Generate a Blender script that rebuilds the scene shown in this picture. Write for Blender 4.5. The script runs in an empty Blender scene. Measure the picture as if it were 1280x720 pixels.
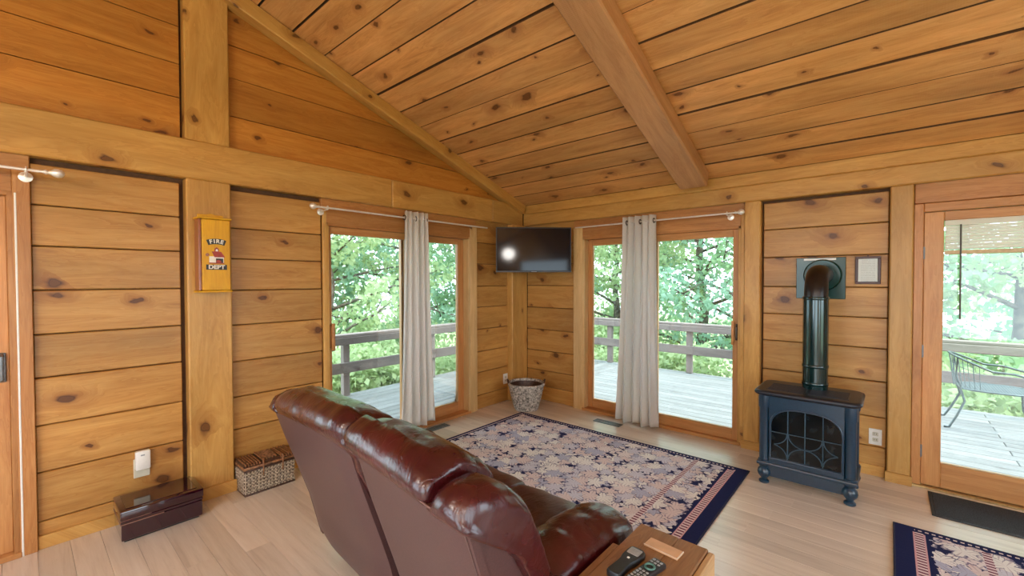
import bpy, bmesh, math, random
import numpy as np
from mathutils import Vector, Matrix, noise
R = math.radians
random.seed(7)
SC = bpy.context.scene
COL = SC.collection

# ------------------------------------------------------------------ camera
CAMP = Vector((3.5366, -4.2712, 1.5124))
yaw, pit, rol = 0.7176, -0.0187, -0.0021
fw = Vector((-math.sin(yaw) * math.cos(pit), math.cos(yaw) * math.cos(pit), math.sin(pit)))
rt = Vector((math.cos(yaw), math.sin(yaw), 0))
up = rt.cross(fw)
r2 = rt * math.cos(rol) + up * math.sin(rol)
u2 = -rt * math.sin(rol) + up * math.cos(rol)
cd = bpy.data.cameras.new('camera')
cd.sensor_width = 36
cd.lens = 36 * 540.354 / 1280
cd.clip_start = 0.02
cd.clip_end = 300
cam = bpy.data.objects.new('camera', cd)
COL.objects.link(cam)
cam.matrix_world = Matrix(((r2.x, u2.x, -fw.x, CAMP.x), (r2.y, u2.y, -fw.y, CAMP.y), (r2.z, u2.z, -fw.z, CAMP.z), (0, 0, 0, 1)))
SC.camera = cam

# ------------------------------------------------------------------ world, sun, exposure
w = bpy.data.worlds.new('world')
SC.world = w
w.use_nodes = True
bgn = w.node_tree.nodes['Background']
bgn.inputs[0].default_value = (0.74, 0.89, 1.0, 1)
bgn.inputs[1].default_value = 4.3
sd = bpy.data.lights.new('sun', 'SUN')
sd.energy = 2.4
sd.angle = R(1.2)
sd.color = (1, 0.95, 0.86)
sun = bpy.data.objects.new('sun', sd)
COL.objects.link(sun)
sun.rotation_euler = Vector((0.62, 0.12, 1.0)).to_track_quat('Z', 'Y').to_euler()
FILL_STRENGTH = 36.0
vs = SC.view_settings
vs.view_transform = 'Standard'
vs.look = 'None'
vs.exposure = 0.75
vs.gamma = 1.0
vs.use_curve_mapping = False
SC.cycles.max_bounces = 9
SC.cycles.diffuse_bounces = 5
SC.cycles.glossy_bounces = 4
SC.cycles.transparent_max_bounces = 10
SC.cycles.sample_clamp_indirect = 6.0
SC.cycles.caustics_reflective = False
SC.cycles.caustics_refractive = False


# ------------------------------------------------------------------ node helpers
class NT:
    def __init__(s, name):
        s.m = bpy.data.materials.new(name)
        s.m.use_nodes = True
        s.t = s.m.node_tree
        s.t.nodes.clear()
        s.out = s.t.nodes.new('ShaderNodeOutputMaterial')

    def n(s, typ, ins=None, **kw):
        nd = s.t.nodes.new(typ)
        for k, v in kw.items():
            setattr(nd, k, v)
        for k, v in (ins or {}).items():
            s.set(nd.inputs[k], v)
        return nd

    def set(s, sock, v):
        if isinstance(v, bpy.types.NodeSocket):
            s.t.links.new(v, sock)
        elif isinstance(v, bpy.types.Node):
            s.t.links.new(v.outputs[0], sock)
        else:
            if isinstance(v, tuple) and len(v) == 3 and len(sock.default_value) == 4:
                v = v + (1,)
            sock.default_value = v

    def math(s, op, a, b=None, c=None, clamp=False):
        nd = s.t.nodes.new('ShaderNodeMath')
        nd.operation = op
        nd.use_clamp = clamp
        for i, v in enumerate((a, b, c)):
            if v is not None:
                s.set(nd.inputs[i], v)
        return nd.outputs[0]

    def mix(s, f, a, b, mode='MIX'):
        nd = s.t.nodes.new('ShaderNodeMix')
        nd.data_type = 'RGBA'
        nd.blend_type = mode
        nd.clamp_factor = True
        s.set(nd.inputs[0], f)
        s.set(nd.inputs[6], a)
        s.set(nd.inputs[7], b)
        return nd.outputs[2]

    def ramp(s, f, stops, interp='LINEAR'):
        nd = s.t.nodes.new('ShaderNodeValToRGB')
        el = nd.color_ramp.elements
        nd.color_ramp.interpolation = interp
        while len(el) < len(stops):
            el.new(0.5)
        for e, (p, c) in zip(el, stops):
            e.position = p
            e.color = c + (1,) if len(c) == 3 else c
        s.set(nd.inputs[0], f)
        return nd.outputs[0]

    def coords(s):
        tc = s.t.nodes.new('ShaderNodeTexCoord')
        sp = s.t.nodes.new('ShaderNodeSeparateXYZ')
        s.t.links.new(tc.outputs['Object'], sp.inputs[0])
        return tc.outputs['Object'], sp.outputs[0], sp.outputs[1], sp.outputs[2]

    def xyz(s, x, y, z=0.0):
        nd = s.t.nodes.new('ShaderNodeCombineXYZ')
        for i, v in enumerate((x, y, z)):
            s.set(nd.inputs[i], v)
        return nd.outputs[0]

    def noise(s, vec, scale, detail=3.0, rough=0.55, dist=0.0):
        nd = s.t.nodes.new('ShaderNodeTexNoise')
        s.set(nd.inputs['Vector'], vec)
        nd.inputs['Scale'].default_value = scale
        nd.inputs['Detail'].default_value = detail
        nd.inputs['Roughness'].default_value = rough
        nd.inputs['Distortion'].default_value = dist
        return nd.outputs[0]

    def bump(s, h, strength=0.3, dist=0.01):
        nd = s.t.nodes.new('ShaderNodeBump')
        s.set(nd.inputs['Height'], h)
        nd.inputs['Strength'].default_value = strength
        nd.inputs['Distance'].default_value = dist
        return nd.outputs[0]

    def rnd(s):
        return s.t.nodes.new('ShaderNodeObjectInfo').outputs['Random']

    def bsdf(s, col, rough=0.5, metal=0.0, spec=0.5, normal=None, coat=0.0, coatr=0.1, emit=None, es=0.0, alpha=None):
        b = s.t.nodes.new('ShaderNodeBsdfPrincipled')
        s.set(b.inputs['Base Color'], col)
        s.set(b.inputs['Roughness'], rough)
        s.set(b.inputs['Metallic'], metal)
        s.set(b.inputs['Specular IOR Level'], spec)
        s.set(b.inputs['Coat Weight'], coat)
        s.set(b.inputs['Coat Roughness'], coatr)
        if normal is not None:
            s.set(b.inputs['Normal'], normal)
        if emit is not None:
            s.set(b.inputs['Emission Color'], emit)
            s.set(b.inputs['Emission Strength'], es)
        s.t.links.new(b.outputs[0], s.out.inputs[0])
        return s.m


def simple(name, col, rough=0.5, metal=0.0, spec=0.5, coat=0.0, coatr=0.1, nscale=40.0, var=0.12, bump=0.05):
    """plain material with a fine procedural mottling and relief"""
    t = NT(name)
    vec, x, y, z = t.coords()
    f = t.noise(vec, nscale, 3)
    c2 = tuple(max(0.0, c * (1 - var * 2)) for c in col)
    c3 = tuple(min(1.0, c * (1 + var)) for c in col)
    c = t.ramp(f, [(0.3, c2), (0.7, c3)])
    return t.bsdf(c, rough, metal, spec, t.bump(f, bump, 0.002), coat, coatr)


def pine(name, light, mid, dark, knot=(0.055, 0.016, 0.006), knots=1.0, var=0.30, rough=0.42, gs=1.0, saw=0.0, stain=0.35, coat=0.15):
    """varnished knotty pine: grain along local x, board width on local y or z"""
    t = NT(name)
    vec, x, y, z = t.coords()
    rn = t.rnd()
    off = t.math('MULTIPLY', rn, 37.0)
    v = t.math('ADD', y, z)
    u = t.math('ADD', x, off)
    # knots: sparse 2-d cells
    kv = t.xyz(t.math('MULTIPLY_ADD', v, 0.8, t.math('MULTIPLY', u, 2.9)), t.math('ADD', t.math('MULTIPLY', v, 4.6), off))
    wob = t.n('ShaderNodeTexNoise', {'Vector': kv, 'Scale': 3.0, 'Detail': 2.0})
    kd = t.n('ShaderNodeVectorMath', {0: wob.outputs['Color'], 1: (0.5, 0.5, 0.5)}, operation='SUBTRACT')
    kd2 = t.n('ShaderNodeVectorMath', {0: kd.outputs[0], 'Scale': 0.34}, operation='SCALE')
    kv2 = t.n('ShaderNodeVectorMath', {0: kv, 1: kd2.outputs[0]}, operation='ADD')
    vo = t.n('ShaderNodeTexVoronoi', {'Vector': kv2.outputs[0], 'Scale': 1.0, 'Randomness': 0.95}, voronoi_dimensions='2D')
    sp = t.n('ShaderNodeSeparateColor', {0: vo.outputs['Color']})
    keep = t.math('LESS_THAN', sp.outputs[0], 0.26 * knots)
    size = t.math('MULTIPLY_ADD', t.math('POWER', sp.outputs[1], 2.0), 0.13, 0.038)
    kd = t.math('DIVIDE', vo.outputs['Distance'], size)
    core = t.math('MULTIPLY', t.math('SUBTRACT', 1.0, t.math('SMOOTH_MIN', kd, 1.0, 0.4), clamp=True), keep)
    core = t.math('MULTIPLY', core, 2.2, clamp=True)
    halo = t.math('MULTIPLY', t.math('SUBTRACT', 1.0, t.math('MULTIPLY', kd, 0.30), clamp=True), keep)
    # grain, bent round the knots
    gvv = t.math('ADD', t.math('MULTIPLY', v, 15.0 * gs), t.math('MULTIPLY', halo, 2.2))
    gv = t.xyz(t.math('MULTIPLY', u, 1.5), gvv, off)
    g1 = t.noise(gv, 1.0, 4, 0.6, 0.6)
    gv2 = t.xyz(t.math('MULTIPLY', u, 5.0), t.math('MULTIPLY', v, 190.0 * gs), off)
    g2 = t.noise(gv2, 1.0, 3, 0.6)
    rings = t.math('FRACT', t.math('MULTIPLY', g1, 7.0))
    rings = t.math('MULTIPLY', rings, 0.17)
    g = t.math('ADD', t.math('MULTIPLY', g1, 0.75), t.math('ADD', rings, t.math('MULTIPLY', g2, 0.12)))
    col = t.ramp(g, [(0.28, light), (0.58, mid), (0.92, dark)])
    # blotches and board-to-board tone
    bl = t.noise(t.xyz(t.math('MULTIPLY', u, 0.9), t.math('MULTIPLY', v, 4.0), off), 1.0, 3)
    blm = t.math('MULTIPLY', t.math('SUBTRACT', bl, 0.5), stain * 2.2)
    tone = t.math('ADD', t.math('MULTIPLY_ADD', rn, var, 1.0 - var * 0.55), blm)
    hs = t.n('ShaderNodeHueSaturation', {'Color': col, 'Value': tone, 'Saturation': 1.0, 'Hue': t.math('MULTIPLY_ADD', sp.outputs[2], 0.0, 0.5)})
    col = t.mix(t.math('MULTIPLY', halo, 0.85), hs.outputs[0], dark)
    heart = t.math('MULTIPLY', t.math('LESS_THAN', kd, 0.55), 0.75)
    kcol = t.mix(heart, knot, tuple(0.55 * c for c in dark))
    col = t.mix(core, col, kcol)
    hgt = t.math('ADD', t.math('MULTIPLY', g2, 0.5), t.math('MULTIPLY', core, -0.6))
    if saw > 0:
        wv = t.n('ShaderNodeTexWave', {'Vector': t.xyz(u, t.math('MULTIPLY', v, 0.35)), 'Scale': 28.0, 'Distortion': 2.5, 'Detail': 2.0})
        hgt = t.math('ADD', hgt, t.math('MULTIPLY', wv.outputs[1], saw))
        col = t.mix(t.math('MULTIPLY', wv.outputs[1], 0.14 * saw), col, light)
    return t.bsdf(col, rough, 0, 0.4, t.bump(hgt, 0.25, 0.004), coat, 0.25)


M = {}
M['pine_wall'] = pine('pine_wall', (0.56, 0.315, 0.092), (0.45, 0.222, 0.054), (0.27, 0.095, 0.020), knots=1.6)
M['pine_gable'] = pine('pine_gable', (0.55, 0.255, 0.050), (0.44, 0.175, 0.028), (0.27, 0.088, 0.013), knots=1.4)
M['pine_ceiling'] = pine('pine_ceiling', (0.76, 0.435, 0.175), (0.63, 0.315, 0.106), (0.36, 0.130, 0.036), knots=2.0, saw=0.35, stain=0.45, var=0.22)
M['pine_beam'] = pine('pine_beam', (0.62, 0.360, 0.105), (0.51, 0.268, 0.066), (0.33, 0.14, 0.030), knots=0.9, gs=0.7, var=0.15)
M['pine_rafter'] = pine('pine_rafter', (0.60, 0.34, 0.17), (0.49, 0.255, 0.115), (0.29, 0.11, 0.045), knots=0.3, saw=0.9, var=0.1)
M['fir_casing'] = pine('fir_casing', (0.54, 0.265, 0.090), (0.42, 0.180, 0.052), (0.22, 0.070, 0.018), knots=0.12, gs=0.9, var=0.15)
M['pale_lit_jamb'] = pine('pale_lit_jamb', (0.72, 0.50, 0.24), (0.62, 0.40, 0.165), (0.46, 0.25, 0.08), knots=0.3, gs=0.9, var=0.1)  # pale pine, lightened further for the daylight falling on the jambs
M['fir_door'] = pine('fir_door', (0.60, 0.31, 0.11), (0.48, 0.215, 0.068), (0.33, 0.115, 0.034), knots=0.02, gs=1.6, var=0.2)
M['deck'] = pine('deck_wood', (0.24, 0.236, 0.23), (0.19, 0.184, 0.178), (0.12, 0.114, 0.11), knots=0.2, var=0.22, rough=0.8, coat=0.0, knot=(0.2, 0.17, 0.15))
M['rail_wood'] = pine('rail_wood', (0.26, 0.205, 0.185), (0.20, 0.155, 0.14), (0.13, 0.098, 0.09), knots=0.25, var=0.25, rough=0.85, coat=0.0, knot=(0.15, 0.1, 0.08))
M['crate_wood'] = pine('crate_wood', (0.36, 0.20, 0.085), (0.25, 0.125, 0.05), (0.12, 0.05, 0.018), knots=0.4, var=0.3, rough=0.5)
M['crate_pale'] = pine('crate_pale', (0.62, 0.42, 0.22), (0.50, 0.31, 0.14), (0.33, 0.18, 0.07), knots=0.2, var=0.1, rough=0.6)
M['honey_box'] = pine('honey_box', (0.74, 0.40, 0.012), (0.64, 0.32, 0.009), (0.46, 0.19, 0.006), knots=0.0, var=0.05, rough=0.45, stain=0.25, coat=0.05)
M['honey_side'] = pine('honey_side', (0.36, 0.11, 0.02), (0.27, 0.07, 0.012), (0.14, 0.03, 0.006), knots=0.0, var=0.05, rough=0.3, coat=0.4)
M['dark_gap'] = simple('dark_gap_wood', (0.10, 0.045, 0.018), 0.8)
M['white'] = simple('white_plastic', (0.82, 0.82, 0.78), 0.35, var=0.03)
M['ivory'] = simple('ivory_plastic', (0.62, 0.60, 0.48), 0.4, var=0.03)
M['slot'] = simple('dark_slot', (0.02, 0.02, 0.02), 0.6)
M['chrome'] = simple('brushed_nickel', (0.86, 0.83, 0.80), 0.32, 0.45, var=0.03)
M['bronze'] = simple('dark_bronze', (0.10, 0.085, 0.07), 0.4, 0.8)
M['brass'] = simple('aged_brass', (0.55, 0.40, 0.18), 0.35, 0.9)
M['grey_metal'] = simple('grey_metal', (0.20, 0.21, 0.22), 0.45, 0.6)
M['stove'] = simple('blue_black_enamel', (0.005, 0.032, 0.066), 0.30, 0.0, 0.6, nscale=60, var=0.1, coat=0.35, coatr=0.25)
M['stove_top'] = simple('stove_top_iron', (0.012, 0.016, 0.026), 0.36, 0.0, nscale=120, bump=0.15)
M['stove_grate'] = simple('stove_grate', (0.035, 0.08, 0.12), 0.4, 0.1)
M['pipe'] = simple('green_black_pipe', (0.004, 0.028, 0.030), 0.18, 0.3, 0.7, coat=0.5, coatr=0.08, var=0.05)
M['pipe_dark'] = simple('scorched_elbow', (0.016, 0.009, 0.007), 0.35, 0.2, var=0.3, nscale=20)
M['plate_green'] = simple('green_wall_plate', (0.003, 0.040, 0.032), 0.22, 0.1, 0.5, var=0.06)
M['tv_black'] = simple('tv_bezel', (0.008, 0.008, 0.01), 0.3, var=0.05)
M['tv_screen'] = simple('tv_screen_glass', (0.001, 0.004, 0.010), 0.07, 0.0, 0.28, var=0.02, bump=0.0)
M['black_plastic'] = simple('black_plastic', (0.018, 0.020, 0.024), 0.4)
M['grey_plastic'] = simple('grey_plastic', (0.32, 0.34, 0.35), 0.4)
M['green_ring'] = simple('teal_ring', (0.08, 0.20, 0.17), 0.3)
M['lacquer'] = simple('burgundy_lacquer', (0.026, 0.002, 0.009), 0.10, 0.0, 0.6, coat=0.8, coatr=0.05, var=0.08, bump=0.01)
M['lacquer_line'] = simple('lacquer_groove', (0.30, 0.17, 0.12), 0.3)
M['frame_brown'] = simple('dark_brown_frame', (0.055, 0.012, 0.010), 0.35)
M['mat_grey'] = simple('charcoal_mat', (0.045, 0.055, 0.065), 0.95, nscale=300, var=0.5, bump=0.6)
M['mat_edge'] = simple('rubber_edge', (0.03, 0.035, 0.04), 0.7)
M['wicker_pale'] = simple('wicker_pale', (0.55, 0.47, 0.36), 0.7, nscale=60, var=0.35)
M['wicker_grey'] = simple('wicker_whitewash', (0.50, 0.46, 0.40), 0.75, nscale=45, var=0.45, bump=0.4)
M['wicker_dark'] = simple('wicker_dark', (0.07, 0.028, 0.014), 0.45, nscale=60, var=0.35)
M['wicker_mid'] = simple('wicker_brown', (0.30, 0.14, 0.06), 0.5, nscale=60, var=0.35)
M['tan_paper'] = simple('tan_card', (0.68, 0.46, 0.28), 0.55, nscale=20, var=0.06)
M['black_paint'] = simple('black_paint', (0.02, 0.018, 0.016), 0.4)
M['red_paint'] = simple('red_paint', (0.36, 0.035, 0.02), 0.4)
M['white_paint'] = simple('white_paint', (0.80, 0.77, 0.68), 0.4, var=0.05)
M['wire'] = simple('green_grey_wire', (0.10, 0.13, 0.13), 0.45, 0.5)
M['vent'] = simple('vent_metal', (0.15, 0.19, 0.20), 0.4, 0.5)
M['blind'] = simple('blind_slat', (0.90, 0.88, 0.80), 0.5, var=0.04)
M['blind_wood'] = simple('blind_bottom_bar', (0.62, 0.46, 0.26), 0.5, var=0.1)
M['exterior'] = simple('exterior_siding', (0.35, 0.22, 0.12), 0.8)
M['bark'] = simple('bark', (0.16, 0.125, 0.10), 0.9, nscale=12, var=0.4, bump=0.8)

# floor laminate
t = NT('floor_laminate')
vec, x, y, z = t.coords()
rn = t.rnd()
off = t.math('MULTIPLY', rn, 50.0)
u = t.math('ADD', x, off)
g1 = t.noise(t.xyz(t.math('MULTIPLY', u, 1.3), t.math('MULTIPLY', y, 22.0), off), 1.0, 4, 0.6, 0.8)
g2 = t.noise(t.xyz(t.math('MULTIPLY', u, 9.0), t.math('MULTIPLY', y, 160.0), off), 1.0, 3, 0.6)
g = t.math('ADD', t.math('MULTIPLY', g1, 0.8), t.math('MULTIPLY', g2, 0.25))
c = t.ramp(g, [(0.30, (0.75, 0.675, 0.575)), (0.55, (0.67, 0.585, 0.485)), (0.80, (0.51, 0.425, 0.34))])
c = t.n('ShaderNodeHueSaturation', {'Color': c, 'Value': t.math('MULTIPLY_ADD', rn, 0.22, 0.90)}).outputs[0]
M['floor'] = t.bsdf(c, t.math('MULTIPLY_ADD', g2, 0.12, 0.24), 0, 0.55, t.bump(g2, 0.08, 0.002), 0.25, 0.18)


# leather
def leather(name, a, b, rough, coat):
    t = NT(name)
    vec, x, y, z = t.coords()
    f = t.noise(vec, 5.0, 3)
    fine = t.n('ShaderNodeTexVoronoi', {'Vector': vec, 'Scale': 260.0}).outputs['Distance']
    wr = t.noise(t.xyz(t.math('MULTIPLY', x, 16.0), t.math('MULTIPLY', y, 7.0), t.math('MULTIPLY', z, 7.0)), 1.0, 3, 0.5, 1.5)
    wr = t.math('POWER', t.math('ABSOLUTE', t.math('SUBTRACT', wr, 0.5)), 0.7)
    c = t.ramp(f, [(0.3, a), (0.7, b)])
    h = t.math('ADD', t.math('MULTIPLY', wr, 1.0), t.math('MULTIPLY', fine, 0.06))
    rr = t.math('MULTIPLY_ADD', f, 0.15, rough)
    return t.bsdf(c, rr, 0, 0.5, t.bump(h, 0.32, 0.012), coat, 0.2)


M['leather'] = leather('burgundy_leather', (0.034, 0.0035, 0.0055), (0.066, 0.0065, 0.009), 0.20, 0.40)
M['leather_seat'] = leather('burgundy_leather_seat', (0.045, 0.009, 0.010), (0.080, 0.016, 0.016), 0.28, 0.2)
M['vinyl'] = simple('brown_vinyl_back', (0.085, 0.041, 0.041), 0.40, nscale=180, var=0.1, bump=0.12)
M['piping'] = simple('leather_piping', (0.17, 0.09, 0.08), 0.25)
M['black_cloth'] = simple('black_dust_cloth', (0.012, 0.008, 0.008), 0.9)

# curtain cloth: a little light passes through it
t = NT('curtain_cloth')
vec, x, y, z = t.coords()
wv = t.noise(t.xyz(t.math('MULTIPLY', x, 250.0), t.math('MULTIPLY', y, 250.0), t.math('MULTIPLY', z, 60.0)), 1.0, 2)
c = t.ramp(wv, [(0.3, (0.76, 0.73, 0.70)), (0.7, (0.86, 0.84, 0.81))])
d = t.n('ShaderNodeBsdfDiffuse', {'Color': c, 'Normal': t.bump(wv, 0.15, 0.002)})
tr = t.n('ShaderNodeBsdfTranslucent', {'Color': (0.88, 0.86, 0.82, 1)})
mx = t.n('ShaderNodeMixShader', {0: 0.38, 1: d.outputs[0], 2: tr.outputs[0]})
t.t.links.new(mx.outputs[0], t.out.inputs[0])
M['curtain'] = t.m

t = NT('blind_slat_cloth')
vec, x, y, z = t.coords()
f = t.noise(vec, 30.0, 2)
d = t.n('ShaderNodeBsdfDiffuse', {'Color': t.ramp(f, [(0.3, (0.90, 0.88, 0.82)), (0.7, (0.94, 0.92, 0.87))])})
tr = t.n('ShaderNodeBsdfTranslucent', {'Color': (0.95, 0.93, 0.86, 1)})
mx = t.n('ShaderNodeMixShader', {0: 0.5, 1: d.outputs[0], 2: tr.outputs[0]})
t.t.links.new(mx.outputs[0], t.out.inputs[0])
M['blind'] = t.m

# window glass: mostly clear, with a fresnel reflection
t = NT('window_glass')
tp = t.n('ShaderNodeBsdfTransparent', {'Color': (0.93, 0.97, 0.96, 1)})
gl = t.n('ShaderNodeBsdfGlossy', {'Color': (1, 1, 1, 1), 'Roughness': 0.02})
fr = t.n('ShaderNodeFresnel', {'IOR': 1.45})
mx = t.n('ShaderNodeMixShader', {0: fr.outputs[0], 1: tp.outputs[0], 2: gl.outputs[0]})
t.t.links.new(mx.outputs[0], t.out.inputs[0])
M['glass'] = t.m

t = NT('stove_glass')
vec, x, y, z = t.coords()
f = t.noise(vec, 14.0, 4)
M['stove_glass'] = t.bsdf(t.ramp(f, [(0.50, (0.001, 0.003, 0.005)), (0.80, (0.018, 0.028, 0.034))]), 0.12, 0, 0.35)

t = NT('fill_glow')  # glow of the added fill lamps
e = t.n('ShaderNodeEmission', {'Color': (1.0, 0.94, 0.87, 1), 'Strength': FILL_STRENGTH})
t.t.links.new(e.outputs[0], t.out.inputs[0])
M['lamp'] = t.m


# leaves
def leafmat(name, a, b, trans):
    t = NT(name)
    geo = t.n('ShaderNodeNewGeometry')
    f = t.noise(geo.outputs['Position'], 0.9, 2)
    f2 = t.noise(geo.outputs['Position'], 9.0, 2)
    f = t.math('ADD', t.math('MULTIPLY', f, 0.6), t.math('MULTIPLY', f2, 0.4))
    c = t.ramp(f, [(0.32, a), (0.68, b)])
    d = t.n('ShaderNodeBsdfPrincipled', {'Base Color': c, 'Roughness': 0.6})
    tr = t.n('ShaderNodeBsdfTranslucent', {'Color': t.mix(0.5, c, trans)})
    mx = t.n('ShaderNodeMixShader', {0: 0.5, 1: d.outputs[0], 2: tr.outputs[0]})
    t.t.links.new(mx.outputs[0], t.out.inputs[0])
    return t.m


M['leaf1'] = leafmat('leaf_green', (0.23, 0.38, 0.22), (0.40, 0.55, 0.34), (0.46, 0.64, 0.34))
M['leaf2'] = leafmat('leaf_yellow_green', (0.31, 0.42, 0.21), (0.52, 0.60, 0.36), (0.56, 0.67, 0.34))
M['leaf3'] = leafmat('leaf_cool_green', (0.22, 0.38, 0.28), (0.38, 0.54, 0.41), (0.42, 0.62, 0.40))
t = NT('forest_ground')
vec, x, y, z = t.coords()
f = t.noise(vec, 0.8, 5)
M['ground'] = t.bsdf(t.ramp(f, [(0.3, (0.16, 0.20, 0.08)), (0.7, (0.34, 0.36, 0.18))]), 0.95, 0, 0.2)


# rugs: overlapping pale maple leaves on navy, with banded borders
def rugmat(name, hx, hy, end):
    t = NT(name)
    vec, x, y, z = t.coords()
    navy = (0.012, 0.016, 0.075)
    col = None
    prev = navy
    wob = t.n('ShaderNodeTexNoise', {'Vector': vec, 'Scale': 26.0, 'Detail': 2.0})
    for k, (sc, ox, oy) in enumerate(((8.5, 0.3, 1.7), (7.6, 5.1, 2.9), (7.0, 9.7, 7.3))):
        P = t.xyz(t.math('MULTIPLY_ADD', x, sc, ox), t.math('MULTIPLY_ADD', y, sc, oy))
        vo = t.n('ShaderNodeTexVoronoi', {'Vector': P, 'Scale': 1.0, 'Randomness': 0.9}, voronoi_dimensions='2D')
        df = t.n('ShaderNodeVectorMath', {0: P, 1: vo.outputs['Position']}, operation='SUBTRACT')
        ds = t.n('ShaderNodeSeparateXYZ', {0: df.outputs[0]})
        cs = t.n('ShaderNodeSeparateColor', {0: vo.outputs['Color']})
        ang = t.math('ADD', t.math('ARCTAN2', ds.outputs[1], ds.outputs[0]), t.math('MULTIPLY', cs.outputs[0], 6.28))
        lobe = t.math('ABSOLUTE', t.math('COSINE', t.math('MULTIPLY', ang, 2.5)))
        tooth = t.math('ABSOLUTE', t.math('SINE', t.math('MULTIPLY', ang, 11.0)))
        rad = t.math('ADD', t.math('MULTIPLY_ADD', lobe, 0.40, 0.18), t.math('MULTIPLY', tooth, 0.07))
        dist = vo.outputs['Distance']
        ins = t.math('LESS_THAN', dist, rad)
        rel = t.math('DIVIDE', dist, rad)
        tint = t.ramp(cs.outputs[1], [(0.0, (0.76, 0.64, 0.63)), (0.18, (0.86, 0.84, 0.81)), (0.50, (0.66, 0.65, 0.73)), (0.68, (0.82, 0.74, 0.73)), (0.86, (0.48, 0.50, 0.64))], 'CONSTANT')
        vein = t.math('GREATER_THAN', lobe, 0.985)
        tint = t.mix(t.math('MULTIPLY', vein, 0.45), tint, (0.30, 0.20, 0.26))
        tint = t.mix(t.math('MULTIPLY', t.math('GREATER_THAN', rel, 0.86), 0.75), tint, (0.10, 0.09, 0.20))
        prev = t.mix(ins, prev, tint)
    tw = t.noise(vec, 90.0, 2)
    fld = t.mix(t.math('MULTIPLY', tw, 0.14), prev, (0.10, 0.09, 0.16))
    ax = t.math('SUBTRACT', hx, t.math('MULTIPLY', x, end))      # distance from the banded end
    al = t.math('ADD', hx, t.math('MULTIPLY', x, end))           # distance from the plain end
    ay = t.math('MINIMUM', al, t.math('SUBTRACT', hy, t.math('ABSOLUTE', y)))      # distance from the long sides

    def band(d, lo, hi):
        return t.math('MULTIPLY', t.math('GREATER_THAN', d, lo), t.math('LESS_THAN', d, hi))
    chx = t.math('GREATER_THAN', t.math('FRACT', t.math('MULTIPLY', y, 34.0)), 0.45)
    chy = t.math('GREATER_THAN', t.math('FRACT', t.math('MULTIPLY', x, 34.0)), 0.45)
    pink = (0.62, 0.36, 0.40)
    cream = (0.72, 0.60, 0.60)
    red = (0.16, 0.03, 0.08)
    stx = t.mix(chx, red, cream)
    sty = t.mix(chy, navy, cream)
    c = fld
    c = t.mix(band(ax, 0.36, 0.395), c, stx)                # inner check stripe across the field
    # ends: ragged leaf edge, navy, check stripe, wide navy
    rag = t.math('MULTIPLY_ADD', wob.outputs[0], 0.10, 0.115)
    c = t.mix(t.math('LESS_THAN', ax, rag), c, navy)
    c = t.mix(band(ax, 0.090, 0.128), c, stx)
    c = t.mix(band(ax, 0.082, 0.090), c, pink)
    c = t.mix(band(ax, 0.128, 0.136), c, pink)
    # sides: thin navy, check line
    c = t.mix(t.math('LESS_THAN', ay, t.math('MULTIPLY_ADD', wob.outputs[0], 0.06, 0.030)), c, navy)
    sd_ = t.math('MULTIPLY', band(ay, 0.022, 0.036), t.math('GREATER_THAN', ax, 0.09))
    c = t.mix(sd_, c, sty)
    return t.bsdf(c, 0.95, 0, 0.15, t.bump(tw, 0.5, 0.004))


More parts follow.
